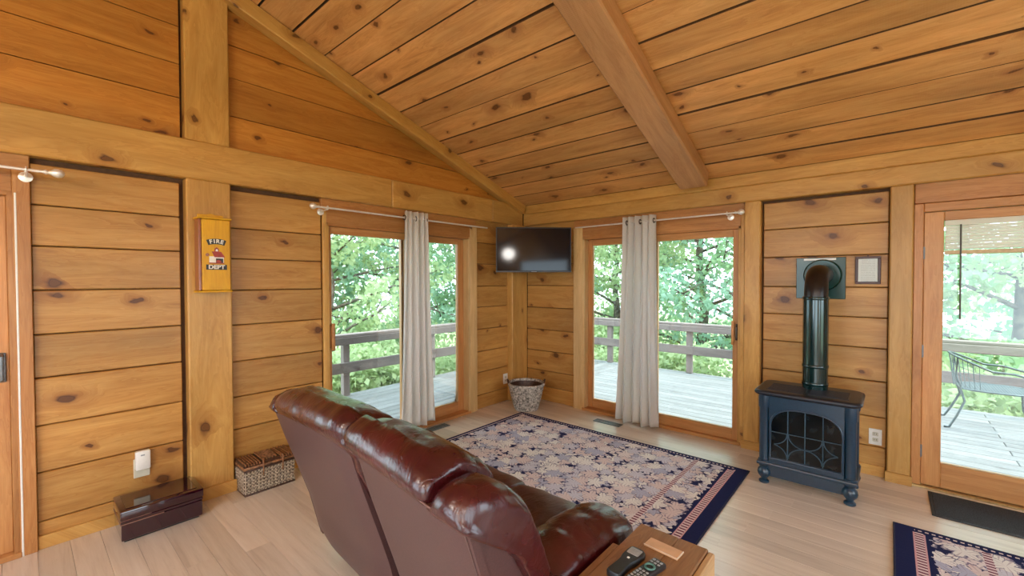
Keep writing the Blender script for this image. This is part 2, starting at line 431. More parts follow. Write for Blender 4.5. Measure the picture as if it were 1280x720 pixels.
# ------------------------------------------------------------------ mesh helpers
class MB:
    def __init__(s):
        s.v = []
        s.f = []

    def add(s, V, F):
        o = len(s.v)
        s.v += [tuple(p) for p in V]
        s.f += [tuple(i + o for i in q) for q in F]
        return s

    def box(s, x0, x1, y0, y1, z0, z1, bev=0.0, seg=1):
        if bev <= 0:
            V = [(x, y, z) for x in (x0, x1) for y in (y0, y1) for z in (z0, z1)]
            F = [(0, 1, 3, 2), (4, 6, 7, 5), (0, 4, 5, 1), (2, 3, 7, 6), (0, 2, 6, 4), (1, 5, 7, 3)]
            return s.add(V, F)
        bm = bmesh.new()
        bmesh.ops.create_cube(bm, size=1)
        for q in bm.verts:
            q.co = Vector(((x0 + x1) / 2 + q.co.x * (x1 - x0), (y0 + y1) / 2 + q.co.y * (y1 - y0), (z0 + z1) / 2 + q.co.z * (z1 - z0)))
        bmesh.ops.bevel(bm, geom=bm.edges[:], offset=bev, segments=seg, affect='EDGES', profile=0.5)
        return s.bm(bm)

    def bm(s, bm):
        bm.verts.index_update()
        s.add([q.co.copy() for q in bm.verts], [[q.index for q in f.verts] for f in bm.faces])
        bm.free()
        return s

    def tube(s, pts, r, seg=8, closed=False, caps=True):
        pts = [Vector(p) for p in pts]
        n = len(pts)
        rr = r if isinstance(r, (list, tuple)) else [r] * n
        tang = []
        for i in range(n):
            a = pts[(i - 1) % n] if (closed or i > 0) else pts[i]
            b = pts[(i + 1) % n] if (closed or i < n - 1) else pts[i]
            d = b - a
            tang.append(d.normalized() if d.length > 1e-9 else Vector((0, 0, 1)))
        ref = Vector((0, 0, 1)) if abs(tang[0].z) < 0.9 else Vector((1, 0, 0))
        nrm = (ref - tang[0] * ref.dot(tang[0])).normalized()
        V = []
        for i in range(n):
            if i:
                nrm = nrm - tang[i] * nrm.dot(tang[i])
                nrm = nrm.normalized() if nrm.length > 1e-6 else tang[i].orthogonal().normalized()
            bi = tang[i].cross(nrm)
            for k in range(seg):
                a = 2 * math.pi * k / seg
                V.append(pts[i] + (nrm * math.cos(a) + bi * math.sin(a)) * rr[i])
        F = []
        m = n if closed else n - 1
        for i in range(m):
            j = (i + 1) % n
            for k in range(seg):
                l = (k + 1) % seg
                F.append((i * seg + k, i * seg + l, j * seg + l, j * seg + k))
        if caps and not closed:
            F.append(tuple(range(seg - 1, -1, -1)))
            F.append(tuple(range((n - 1) * seg, n * seg)))
        return s.add(V, F)

    def lathe(s, prof, c=(0, 0, 0), seg=24, axis='z', cap=True):
        c = Vector(c)
        V = []
        for (r, h) in prof:
            for k in range(seg):
                a = 2 * math.pi * k / seg
                if axis == 'z':
                    V.append(c + Vector((r * math.cos(a), r * math.sin(a), h)))
                elif axis == 'y':
                    V.append(c + Vector((r * math.cos(a), h, r * math.sin(a))))
                else:
                    V.append(c + Vector((h, r * math.cos(a), r * math.sin(a))))
        F = []
        for i in range(len(prof) - 1):
            for k in range(seg):
                l = (k + 1) % seg
                F.append((i * seg + k, i * seg + l, (i + 1) * seg + l, (i + 1) * seg + k))
        if cap:
            F.append(tuple(range(seg - 1, -1, -1)))
            F.append(tuple(range((len(prof) - 1) * seg, len(prof) * seg)))
        return s.add(V, F)

    def prism(s, poly, a0, a1, plane='yz'):
        n = len(poly)
        def P(p, a):
            if plane == 'yz':
                return (a, p[0], p[1])
            if plane == 'xz':
                return (p[0], a, p[1])
            return (p[0], p[1], a)
        V = [P(p, a0) for p in poly] + [P(p, a1) for p in poly]
        F = [tuple(range(n)), tuple(range(2 * n - 1, n - 1, -1))]
        F += [(i, i + n, (i + 1) % n + n, (i + 1) % n) for i in range(n)]
        return s.add(V, F)


def base_of(p):
    b = Vector((0, 0, 0))
    while p is not None:
        b = b + p.location
        p = p.parent
    return b


def mk(name, mb, mat, parent=None, smooth=None, loc=None):
    """link MB as one mesh object; MB holds world coordinates, the origin goes to loc (or the parent's base)"""
    me = bpy.data.meshes.new(name)
    b = base_of(parent)
    o = b if loc is None else Vector(loc)
    me.from_pydata([(p[0] - o.x, p[1] - o.y, p[2] - o.z) for p in mb.v], [], mb.f)
    bm = bmesh.new()
    bm.from_mesh(me)
    bmesh.ops.recalc_face_normals(bm, faces=bm.faces)
    bm.to_mesh(me)
    bm.free()
    me.materials.append(M[mat] if isinstance(mat, str) else mat)
    if smooth is not None:
        me.polygons.foreach_set('use_smooth', [True] * len(me.polygons))
        if smooth < 180:
            me.set_sharp_from_angle(angle=R(smooth))
    ob = bpy.data.objects.new(name, me)
    COL.objects.link(ob)
    if parent is not None:
        ob.parent = parent
    ob.location = o - b
    return ob


def tag(o, label=None, cat=None, group=None, kind=None):
    for k, v in (('label', label), ('category', cat), ('group', group), ('kind', kind)):
        if v:
            o[k] = v
    return o


def thing(name, loc, label, cat, group=None):
    o = bpy.data.objects.new(name, None)
    o.empty_display_size = 0.1
    COL.objects.link(o)
    o.location = loc
    return tag(o, label, cat, group)


def copy_tree(o, parent=None):
    c = o.copy()
    COL.objects.link(c)
    c.parent = parent
    for ch in list(o.children):
        copy_tree(ch, c)
    return c


AX = {'x': Vector((1, 0, 0)), 'y': Vector((0, 1, 0)), 'z': Vector((0, 0, 1))}


def board(name, x0, x1, y0, y1, z0, z1, mat, parent=None, along='x', bev=0.004):
    """box whose local x axis (the grain) points along the given world axis"""
    c = Vector(((x0 + x1) / 2, (y0 + y1) / 2, (z0 + z1) / 2))
    dx, dy, dz = x1 - x0, y1 - y0, z1 - z0
    if along == 'x':
        rot, d = Matrix.Identity(3), (dx, dy, dz)
    elif along == 'y':      # local x -> y, local y -> -x
        rot, d = Matrix(((0, -1, 0), (1, 0, 0), (0, 0, 1))), (dy, dx, dz)
    else:                   # local x -> z, local z -> -x
        rot, d = Matrix(((0, 0, -1), (0, 1, 0), (1, 0, 0))), (dz, dy, dx)
    mb = MB().box(-d[0] / 2, d[0] / 2, -d[1] / 2, d[1] / 2, -d[2] / 2, d[2] / 2, min(bev, min(d) * 0.3))
    ob = mk(name, mb, mat)
    ob.matrix_world = Matrix.Translation(c) @ rot.to_4x4()
    if parent is not None:
        ob.parent = parent
        ob.matrix_parent_inverse = Matrix.Translation(-base_of(parent))
    return ob


def polyboard(name, poly, x0, x1, mat, parent):
    """plank on the gable: outline (y,z), grain along y"""
    cy = sum(p[0] for p in poly) / len(poly)
    cz = sum(p[1] for p in poly) / len(poly)
    # local x = world y, local y = -world x, local z = world z
    mb = MB()
    n = len(poly)
    V = [(p[0] - cy, -x0, p[1] - cz) for p in poly] + [(p[0] - cy, -x1, p[1] - cz) for p in poly]
    F = [tuple(range(n)), tuple(range(2 * n - 1, n - 1, -1))] + [(i, i + n, (i + 1) % n + n, (i + 1) % n) for i in range(n)]
    mb.add(V, F)
    ob = mk(name, mb, mat)
    ob.matrix_world = Matrix.Translation((0, cy, cz)) @ Matrix(((0, -1, 0), (1, 0, 0), (0, 0, 1))).to_4x4()
    ob.parent = parent
    return ob


def struct(name, mb, mat, label, cat, smooth=None):
    return tag(mk(name, mb, mat, None, smooth), label, cat, None, 'structure')


# ------------------------------------------------------------------ room shell
XR, YB = 6.4, -6.78          # right and back walls
RID = -3.39                  # ridge line
Z0, SL = 2.455, 0.345        # ceiling height at the eaves, slope
ZB, ZT = 2.20, 2.46          # beam underside and top


def zc(y):
    return Z0 + SL * (-y if y > RID else (y - YB))


# floor: boards on a slab
floor = struct('floor', MB().box(-0.2, XR + 0.2, YB - 0.2, 0.2, -0.2, -0.013), 'floor', 'pale beige laminate board floor', 'floor')
rw = 0.127
y = 0.10
row = 0
lens = 1.38
while y > YB:
    y1 = max(YB, y - rw)
    x = -0.10 - (row * 0.53 % 1.0) * lens
    while x < XR:
        a, b = max(-0.10, x), min(XR, x + lens)
        if b - a > 0.05:
            board('floor_board', a, b, y1 + 0.0006, y - 0.0006, -0.012, 0, 'floor', floor, 'x', 0.0008)
        x += lens
    y = y1
    row += 1

# wall cores with the openings left out
def wall_boxes(mb, lo, hi, zt, holes, put):
    """rectangular wall from lo..hi x 0..zt with (a,b,z0,z1) holes"""
    cuts = sorted(holes)
    cur = lo
    for (a, b, z0, z1) in cuts:
        if a > cur:
            put(mb, cur, a, 0, zt)
        if z0 > 0:
            put(mb, a, b, 0, z0)
        put(mb, a, b, z1, zt)
        cur = b
    if cur < hi:
        put(mb, cur, hi, 0, zt)


mb = MB()
wall_boxes(mb, YB - 0.2, 0.2, 2.45, [(-2.56, -0.90, 0, 2.0), (-6.0, -4.275, 0, 2.0)], lambda m, a, b, c, d: m.box(-0.21, -0.095, a, b, c, d))
mb.prism([(YB, 2.45), (0, 2.45), (0, zc(0) + .03), (RID, zc(RID) + .03), (YB, zc(YB) + .03)], -0.21, -0.095)
wall_left = struct('wall_left', mb, 'dark_gap', 'golden knotty pine plank wall with a gable above its beam', 'wall')
mb = MB()
wall_boxes(mb, -0.2, XR + 0.2, 2.45, [(0.86, 2.53, 0, 2.0), (3.675, 4.66, 0, 2.0)], lambda m, a, b, c, d: m.box(a, b, 0.095, 0.21, c, d))
wall_back = struct('wall_back', mb, 'dark_gap', 'golden knotty pine plank wall behind the black stove', 'wall')
mb = MB()
wall_boxes(mb, -0.2, XR + 0.2, 2.45, [(0.7, 2.6, 0.5, 2.05), (3.3, 5.6, 0.2, 2.05)], lambda m, a, b, c, d: m.box(a, b, YB - 0.12, YB, c, d))  # wide openings added in this unseen wall to let daylight in
struct('wall_front', mb, 'pine_wall', 'pine wall behind the sofa with two wide openings added for daylight', 'wall')
mb = MB()
wall_boxes(mb, YB - 0.12, 0.2, 2.45, [(-5.6, -3.9, 0.5, 2.05), (-3.0, -1.2, 0.5, 2.05)], lambda m, a, b, c, d: m.box(XR, XR + 0.12, a, b, c, d))  # unseen wall; its openings are added to bring in more daylight
mb.prism([(YB, 2.45), (0, 2.45), (0, zc(0) + .03), (RID, zc(RID) + .03), (YB, zc(YB) + .03)], XR, XR + 0.12)
struct('wall_right', mb, 'pine_wall', 'pine gable wall opposite the plank gable with two openings added for daylight', 'wall')

# ceiling: roof slab with eaves, boards below it
OV = 0.35  # unseen overhang put in to keep direct sun out of the room
mb = MB()
zr = zc(RID) + 0.06
mb.prism([(OV, Z0 + 0.06 - SL * OV), (RID, zr), (YB - OV, Z0 + 0.06 - SL * OV), (YB - OV, Z0 + 0.26 - SL * OV), (RID, zr + 0.2), (OV, Z0 + 0.26 - SL * OV)], -0.75, XR + 0.75)
ceiling = struct('ceiling', mb, 'dark_gap', 'sloping pine board ceiling of the vaulted room', 'ceiling')
rows = [0.0, 0.235, 0.46, 0.69, 0.92, 1.16, 1.395, 1.635, 1.87, 2.11, 2.35, 2.59, 2.84, 3.08, 3.39]
ang = math.atan(SL)
bays = [(-0.09, 2.195), (2.205, 4.445), (4.455, XR)]
for side in (1, -1):
    for i in range(len(rows) - 1):
        a, b = rows[i], rows[i + 1]
        for (xa, xb) in bays:
            wd = (b - a) / math.cos(ang)
            jit = random.uniform(-0.006, 0.004)
            mb = MB().box(-(xb - xa) / 2, (xb - xa) / 2, -wd / 2 + 0.0032 + 0.003 * (i % 4 == 0), wd / 2 - 0.0035, 0, 0.05, 0.003)
            ob = mk('ceiling_board', mb, 'pine_ceiling')
            ob.data.materials.append(M['dark_gap'])      # edges coloured dark, painting in the shade of the gaps
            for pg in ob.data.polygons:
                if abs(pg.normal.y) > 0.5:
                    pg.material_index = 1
            yc = -(a + b) / 2 if side == 1 else YB + (a + b) / 2
            rot = Matrix.Rotation(-ang if side == 1 else ang, 4, 'X')
            ob.matrix_world = Matrix.Translation(((xa + xb) / 2, yc, zc(yc) + jit)) @ rot
            ob.parent = ceiling


def rafter(xa0, xa1, name='rafter', side=1, drop=0.15):
    y0, y1 = (-0.11, RID + 0.02) if side == 1 else (YB + 0.11, RID - 0.02)
    L = math.hypot(y1 - y0, zc(y1) - zc(y0))
    mb = MB().box(-L / 2, L / 2, -(xa1 - xa0) / 2, (xa1 - xa0) / 2, -drop, 0.0, 0.012)
    ob = mk(name, mb, 'pine_rafter')
    p0, p1 = Vector((0, y0, zc(y0))), Vector((0, y1, zc(y1)))
    lx = (p1 - p0).normalized()
    ly = Vector((1, 0, 0))
    lz = lx.cross(ly)
    if lz.z < 0:
        ly = -ly
        lz = -lz
    c = (p0 + p1) / 2 + Vector(((xa0 + xa1) / 2, 0, 0))
    rm = Matrix((lx, ly, lz)).transposed().to_4x4()
    tw = Matrix.Rotation(0.018 if side == 1 else 0, 4, 'Z')
    ob.matrix_world = Matrix.Translation(c) @ tw @ rm
    ob.parent = ceiling
    return ob


rafter(2.075, 2.32)
rafter(4.33, 4.57)
rafter(2.075, 2.32, side=-1)
rafter(4.33, 4.57, side=-1)
board('ridge_beam', -0.08, XR, RID - 0.12, RID + 0.12, zc(RID) - 0.10, zc(RID) + 0.01, 'pine_rafter', ceiling, 'x', 0.01)

# --- left wall: planks, posts, beam, gable
TH0, TH1 = -0.095, -0.06


def planks(parent, lo, hi, zs, vert=True, side='L', mat='pine_wall'):
    for a, b in zip(zs[:-1], zs[1:]):
        dd = random.uniform(-0.004, 0.004)
        if side == 'L':
            board('plank', TH0, TH1 + dd, lo, hi, a + 0.003, b - 0.003, mat, parent, 'y', 0.005)
        else:
            board('plank', lo, hi, -TH1 + dd, -TH0, a + 0.003, b - 0.003, mat, parent, 'x', 0.005)


planks(wall_left, -4.215, -3.545, [0.0, 0.149, 0.429, 0.695, 0.964, 1.21, 1.46, 1.709, 1.939, 2.168])
planks(wall_left, -3.255, -2.585, [0.0, 0.194, 0.419, 0.657, 0.919, 1.186, 1.441, 1.671, 1.894, 2.168])
planks(wall_left, -0.795, -0.02, [0.0, 0.165, 0.435, 0.676, 0.936, 1.195, 1.44, 1.70, 1.943, 2.21])
planks(wall_left, -6.7, -6.06, [0.0, 0.2, 0.43, 0.69, 0.95, 1.2, 1.45, 1.7, 1.94, 2.21])
board('plank', TH0, TH1 + .01, -2.585, -0.795, 2.115, 2.21, 'fir_casing', wall_left, 'y')
board('plank', TH0, TH1 + .01, -6.06, -4.215, 2.115, 2.21, 'fir_casing', wall_left, 'y')
board('post', TH0, 0.0, -3.52, -3.26, 0, ZB, 'pine_beam', wall_left, 'z', 0.008)
board('post', TH0, 0.02, -0.235, 0.06, 0, ZB, 'pine_beam', wall_left, 'z', 0.008)
board('beam', TH0, 0.0, -0.56, -0.002, ZB, ZT, 'pine_beam', wall_left, 'y', 0.008)
board('beam', TH0, 0.0, -1.93, -0.562, ZB, ZT, 'pine_beam', wall_left, 'y', 0.008)
board('beam', TH0, 0.0, YB, -1.932, ZB, ZT, 'pine_beam', wall_left, 'y', 0.008)
board('king_post', TH0, 0.0, -3.52, -3.26, ZT, zc(RID) - 0.02, 'pine_beam', wall_left, 'z', 0.008)


def gable(lo, hi, zs, sgn):
    for a, b in zip(zs[:-1], zs[1:]):
        a2, b2 = a + 0.003, b - 0.003
        # clip outline under the roof slope
        def ylim(z):
            return -(z - Z0) / SL if sgn > 0 else YB + (z - Z0) / SL
        pts = []
        if sgn > 0:
            yb, yt = min(hi, ylim(a2)), min(hi, ylim(b2))
            if yb <= lo + 0.02:
                continue
            if yt <= lo:
                pts = [(lo, a2), (yb, a2), (lo, Z0 - SL * lo)]
            else:
                pts = [(lo, a2), (yb, a2), (yt, b2), (lo, b2)]
        else:
            yb, yt = max(lo, ylim(a2)), max(lo, ylim(b2))
            if yb >= hi - 0.02:
                continue
            if yt >= hi:
                pts = [(yb, a2), (hi, a2), (hi, Z0 + SL * (hi - YB))]
            else:
                pts = [(yb, a2), (hi, a2), (hi, b2), (yt, b2)]
        polyboard('gable_plank', pts, TH0, TH1 + random.uniform(-0.004, 0.004), 'pine_gable', wall_left)


gable(-3.255, -0.03, [2.46, 2.70, 2.976, 3.208, 3.45, 3.7], 1)
gable(YB, -3.535, [2.46, 2.736, 2.96, 3.21, 3.45, 3.7], -1)
# rake trims under the slope
for sgn in (1, -1):
    def ry(q):
        return q if sgn > 0 else YB - q
    ya, yb = (0.0, -3.255) if sgn > 0 else (0.0, -3.255)
    L = 3.26 / math.cos(ang)
    mb = MB().box(-L / 2, L / 2, -0.055, 0.055, -0.115, -0.004, 0.008)
    ob = mk('rake_trim', mb, 'pine_beam')
    p0 = Vector((0, ry(0.0), Z0))
    p1 = Vector((0, ry(-3.255), zc(ry(-3.255))))
    lx = (p1 - p0).normalized()
    ly = Vector((1, 0, 0)) if sgn < 0 else Vector((-1, 0, 0))
    lz = lx.cross(ly)
    if lz.z < 0:
        ly, lz = -ly, -lz
    ob.matrix_world = Matrix.Translation((p0 + p1) / 2) @ Matrix((lx, ly, lz)).transposed().to_4x4()
    ob.parent = wall_left


# --- back wall: planks, posts, beam
def bplanks(lo, hi, zs):
    planks(wall_back, lo, hi, zs, side='B')


bplanks(0.02, 0.735, [0.0, 0.179, 0.377, 0.624, 0.89, 1.166, 1.442, 1.707, 1.95, 2.21])
bplanks(2.70, 3.53, [0.0, 0.222, 0.452, 0.726, 0.98, 1.215, 1.45, 1.703, 1.944, 2.178])
bplanks(4.76, 6.4, [0.0, 0.22, 0.45, 0.72, 0.98, 1.21, 1.45, 1.7, 1.94, 2.21])
board('plank', 0.735, 2.55, 0.05, 0.095, 2.115, 2.21, 'fir_casing', wall_back, 'x')
board('plank', 3.67, 4.75, 0.05, 0.095, 2.06, 2.21, 'fir_casing', wall_back, 'x')
board('post', 2.556, 2.685, 0.0, 0.095, 0, ZB, 'pine_beam', wall_back, 'z', 0.008)
board('post', 3.535, 3.666, 0.0, 0.095, 0, ZB, 'pine_beam', wall_back, 'z', 0.008)
board('beam', 0.002, XR, 0.0, 0.095, ZB, ZT - 0.115, 'pine_beam', wall_back, 'x', 0.008)
board('beam', 0.002, XR, 0.002, 0.095, ZT - 0.114, ZT - 0.006, 'pine_beam', wall_back, 'x', 0.006)

# baseboards
bb = tag(mk('baseboard_left', MB().box(TH1, TH1 + 0.018, -4.215, -3.525, 0, 0.075, 0.003), 'pine_beam'), 'low pine baseboard along the plank wall', 'baseboard', None, 'structure')
mk('baseboard_piece', MB().box(0.0, 0.018, -3.53, -3.25, 0, 0.085, 0.003), 'pine_beam', bb)
mk('baseboard_piece', MB().box(TH1, TH1 + 0.018, -3.245, -2.60, 0, 0.085, 0.003), 'pine_beam', bb)
bb = tag(mk('baseboard_back', MB().box(2.695, 3.525, -TH1 - 0.018, -TH1, 0, 0.08, 0.003), 'pine_beam'), 'low pine baseboard behind the stove', 'baseboard', None, 'structure')
mk('baseboard_piece', MB().box(3.525, 3.676, -0.018, 0.0, 0, 0.075, 0.003), 'pine_beam', bb)
mk('baseboard_piece', MB().box(2.546, 2.695, -0.018, 0.0, 0, 0.075, 0.003), 'pine_beam', bb)


# ------------------------------------------------------------------ sliding doors
def slider(name, label, a, b, H, side, inner_first, sta, stb, casing, glass_z, mid, cmat=('fir_casing', 'fir_casing')):
    """sliding glass door; a..b along the wall, side L (plane x) or B (plane y)"""
    if side == 'L':
        root = thing(name, (-0.1, (a + b) / 2, 0), label, 'sliding door')
    else:
        root = thing(name, ((a + b) / 2, 0.1, 0), label, 'sliding door')
    root['kind'] = 'structure'

    def bx(nm, u0, u1, d0, d1, z0, z1, mat, al, par=root, bev=0.003):
        # d: depth into the room is negative-to-positive (room face = 0, outdoors = -)
        if side == 'L':
            return board(nm, d0, d1, u0, u1, z0, z1, mat, par, 'z' if al == 'z' else 'y', bev)
        return board(nm, u0, u1, -d1, -d0, z0, z1, mat, par, 'z' if al == 'z' else 'x', bev)
    J = 0.028
    bx('jamb', a, a + J, -0.215, -0.03, 0.0, H, cmat[0], 'z')
    bx('jamb', b - J, b, -0.215, -0.03, 0.0, H, cmat[1], 'z')
    bx('head_jamb', a, b, -0.215, -0.03, H - J, H, 'fir_casing', 'u')
    bx('sill', a, b, -0.23, -0.02, 0.0, 0.03, 'fir_door', 'u')
    cl, cr, ct = casing
    bx('casing', a - cl, a + 0.006, -0.06, -0.028, 0.0, H + ct, cmat[0], 'z')
    bx('casing', b - 0.006, b + cr, -0.06, -0.028, 0.0, H + ct, cmat[1], 'z')
    bx('head_casing', a + 0.006, b - 0.006, -0.06, -0.028, H - 0.006, H + ct, 'fir_casing', 'u')
    g0, g1 = glass_z
    for k, (u0, u1, s0, s1) in enumerate(((a + J, mid + 0.04, sta, 0.06), (mid - 0.04, b - J, 0.06, stb))):
        inn = (k == 0) == inner_first
        d0, d1 = (-0.105, -0.065) if inn else (-0.155, -0.115)
        sash = bx('sash_stile', u0, u0 + s0, d0, d1, 0.03, H - J, 'fir_door', 'z')
        bx('sash_stile', u1 - s1, u1, d0, d1, 0.03, H - J, 'fir_door', 'z')
        bx('sash_rail', u0 + s0, u1 - s1, d0, d1, 0.03, g0, 'fir_door', 'u')
        bx('sash_rail', u0 + s0, u1 - s1, d0, d1, g1, H - J, 'fir_door', 'u')
        dm = (d0 + d1) / 2
        bx('glass_pane', u0 + s0 - .005, u1 - s1 + .005, dm - 0.003, dm + 0.003, g0 - .005, g1 + .005, 'glass', 'u', bev=0)
    return root


w1 = slider('window_1', 'wooden sliding glass door in the plank wall under the gable', -2.56, -0.90, 2.0, 'L', True, 0.035, 0.085, (0.022, 0.105, 0.115), (0.14, 1.91), -1.72, ('pine_beam', 'pale_lit_jamb'))
w2 = slider('window_2', 'wooden sliding glass door between the television and the stove', 0.86, 2.53, 2.0, 'B', False, 0.06, 0.05, (0.12, 0.026, 0.115), (0.13, 1.905), 1.68, ('pale_lit_jamb', 'pine_beam'))
w3 = slider('window_3', 'wooden sliding glass door beside the burgundy lacquer chest', -6.0, -4.275, 2.0, 'L', False, 0.09, 0.11, (0.06, 0.06, 0.115), (0.16, 1.89), -5.1)
# handles
hp = MB().tube([(-0.06, -2.512, 0.93), (-0.025, -2.505, 0.93)], 0.007, 8)
hp.tube([(-0.06, -2.512, 1.13), (-0.025, -2.505, 1.13)], 0.007, 8)
h = mk('handle', MB().box(-0.030, -0.012, -2.520, -2.492, 0.915, 1.145, 0.006, 2), 'fir_casing', w1, 40)
mk('handle_posts', hp, 'brass', h, 40)
h = mk('handle', MB().box(2.452, 2.474, 0.012, 0.034, 0.915, 1.135, 0.006, 2), 'fir_door', w2, 40)
hp = MB().box(2.482, 2.506, 0.040, 0.066, 0.955, 1.105, 0.004)
hp.tube([(2.494, 0.045, 0.965), (2.494, 0.015, 0.985), (2.494, 0.012, 1.03), (2.494, 0.015, 1.075), (2.494, 0.045, 1.095)], 0.006, 8)
hp.tube([(2.463, 0.067, 0.94), (2.463, 0.03, 0.94)], 0.006, 8).tube([(2.463, 0.067, 1.11), (2.463, 0.03, 1.11)], 0.006, 8)
mk('latch', hp, 'bronze', h, 40)
hp = MB().box(-0.068, -0.056, -4.345, -4.315, 0.965, 1.125, 0.004)
hp.tube([(-0.058, -4.33, 0.975), (-0.02, -4.33, 0.985), (-0.016, -4.33, 1.045), (-0.02, -4.33, 1.105), (-0.058, -4.33, 1.115)], 0.008, 8)
for zz in (0.985, 1.105):
    hp.lathe([(0.006, -0.057), (0.006, -0.050), (0.001, -0.049)], (0, -4.338, zz), 8, 'x')
mk('handle', hp, 'grey_metal', w3, 40)
mk('weatherstrip', MB().box(-0.066, -0.026, -4.2745, -4.266, 0.0, 1.99, 0.002), 'white', w3)

# ------------------------------------------------------------------ glass door on the back wall
d1 = thing('door_1', (4.17, 0.1, 0), 'fir framed glass door with a raised blind beside the stove', 'door')
d1['kind'] = 'structure'
DL, DR, DT = 3.722, 4.622, 1.99
board('jamb', 3.668, 3.720, 0.028, 0.2, 0, 2.055, 'fir_casing', d1, 'z')
board('jamb', DR + 0.003, DR + 0.055, 0.028, 0.2, 0, 2.055, 'fir_casing', d1, 'z')
board('head_jamb', 3.720, DR + 0.003, 0.028, 0.2, DT + 0.003, 2.055, 'fir_casing', d1, 'x')
board('threshold', 3.66, DR + 0.06, 0.015, 0.22, 0.0, 0.018, 'brass', d1, 'x')
board('stile', DL, 3.825, 0.045, 0.09, 0.02, DT, 'fir_door', d1, 'z')
board('stile', 4.515, DR, 0.045, 0.09, 0.02, DT, 'fir_door', d1, 'z')
board('top_rail', 3.825, 4.515, 0.045, 0.09, 1.925, DT, 'fir_door', d1, 'x')
board('bottom_rail', 3.825, 4.515, 0.045, 0.09, 0.02, 0.197, 'fir_door', d1, 'x')
board('glass_pane', 3.82, 4.52, 0.066, 0.070, 0.19, 1.93, 'glass', d1, 'x', 0)
for zz in (1.70, 0.99, 0.265):
    hb = MB().tube([(3.7205, 0.036, zz - 0.045), (3.7205, 0.036, zz + 0.045)], 0.006, 8)
    hb.box(3.712, 3.729, 0.039, 0.045, zz - 0.042, zz + 0.042)
    mk('hinge', hb, 'grey_metal', d1, 40)

# the raised blind hangs on the door glass
bl = thing('window_blind', (4.17, 0.04, 1.70), 'cream slatted blind pulled up at the top of the glass door', 'blind')
mk('headrail', MB().box(3.828, 4.512, 0.024, 0.044, 1.885, 1.923, 0.003), 'blind', bl)
for k in range(8):
    zz = 1.873 - k * 0.0205
    mk('slat', MB().box(3.830, 4.510, 0.030, 0.040, zz - 0.0095, zz + 0.0095, 0.003), 'blind', bl)
mk('bottom_bar', MB().box(3.828, 4.512, 0.018, 0.044, 1.685, 1.712, 0.003), 'blind_wood', bl)
mk('tilt_wand', MB().tube([(3.905, 0.018, 1.89), (3.906, 0.015, 1.6), (3.907, 0.015, 1.235)], 0.005, 8), 'bronze', bl, 60)
mk('pull_cord', MB().tube([(3.945, 0.016, 1.89), (3.945, 0.015, 1.75)], 0.0025, 6), 'white', bl, 60)

# ------------------------------------------------------------------ outdoors: ground, decks, rails
gn = 48
V, F = [], []
for j in range(gn):
    for i in range(gn):
        gx, gy = -46 + 92 * i / (gn - 1), -30 + 92 * j / (gn - 1)
        d_ = max(0.0, math.hypot(min(0, gx + 2), max(0, gy - 3)))
        zz = -1.6 - 0.10 * min(d_, 22) - 0.3 * noise.noise(Vector((gx * 0.15, gy * 0.15, 0)))
        V.append((gx, gy, zz))
for j in range(gn - 1):
    for i in range(gn - 1):
        F.append((j * gn + i, j * gn + i + 1, (j + 1) * gn + i + 1, (j + 1) * gn + i))
tag(mk('ground', MB().add(V, F), 'ground', None, 180), 'leafy forest ground falling away below the deck', 'ground', None, 'structure')

DZ = -0.10
deck = struct('deck', MB().box(-2.25, -0.22, -7.5, 3.42, DZ - 0.25, DZ - 0.045).box(-0.22, 8.0, 0.22, 3.42, DZ - 0.25, DZ - 0.045), 'exterior', 'weathered grey board deck round the house corner', 'deck')
k = 0
x = -0.225
while x > -2.24:
    board('deck_board', x - 0.138, x, -7.5, 3.42 if x < -0.2 else 3.42, DZ - 0.035 - 0.002 * (k % 3 == 0), DZ, 'deck', deck, 'y', 0.004)
    x -= 0.145
    k += 1
y = 0.225
while y < 3.30:
    for (xa, xb) in ((-0.22, 3.1 if k % 2 else 4.4), (3.105 if k % 2 else 4.405, 8.0)):
        board('deck_board', xa, xb, y, y + 0.138, DZ - 0.035 - 0.002 * (k % 3 == 0), DZ, 'deck', deck, 'x', 0.004)
    y += 0.145
    k += 1


def railing(label, pts_post, a, b, side, c):
    """deck railing: posts, cap rail, face rail under the cap, mid rail"""
    root = thing('deck_railing', (c, (a + b) / 2, DZ) if side == 'L' else ((a + b) / 2, c, DZ), label, 'railing')

    def bx(nm, u0, u1, d0, d1, z0, z1, al):
        if side == 'L':
            return board(nm, c + d0, c + d1, u0, u1, z0, z1, 'rail_wood', root, 'z' if al == 'z' else 'y', 0.006)
        return board(nm, u0, u1, c + d0, c + d1, z0, z1, 'rail_wood', root, 'z' if al == 'z' else 'x', 0.006)
    for q in pts_post:
        bx('post', q - 0.045, q + 0.045, -0.045, 0.045, DZ, 0.72, 'z')
    s = 1 if side == 'L' else -1          # towards the house
    bx('cap_rail', a, b, -0.075, 0.075, 0.722, 0.760, 'u')
    r = (0.047, 0.085) if s > 0 else (-0.085, -0.047)
    bx('face_rail', a, b, r[0], r[1], 0.620, 0.720, 'u')
    bx('mid_rail', a, b, r[0], r[1], 0.230, 0.375, 'u')
    return root


railing('weathered wooden deck railing outside the gable wall door', [-5.8, -4.3, -2.78, -1.27, 0.24, 1.75], -7.4, 3.20, 'L', -2.18)
railing('weathered wooden deck railing opposite the stove wall', [-2.18, -0.56, 0.955, 2.5, 4.9, 6.4], -2.25, 7.9, 'B', 3.34)


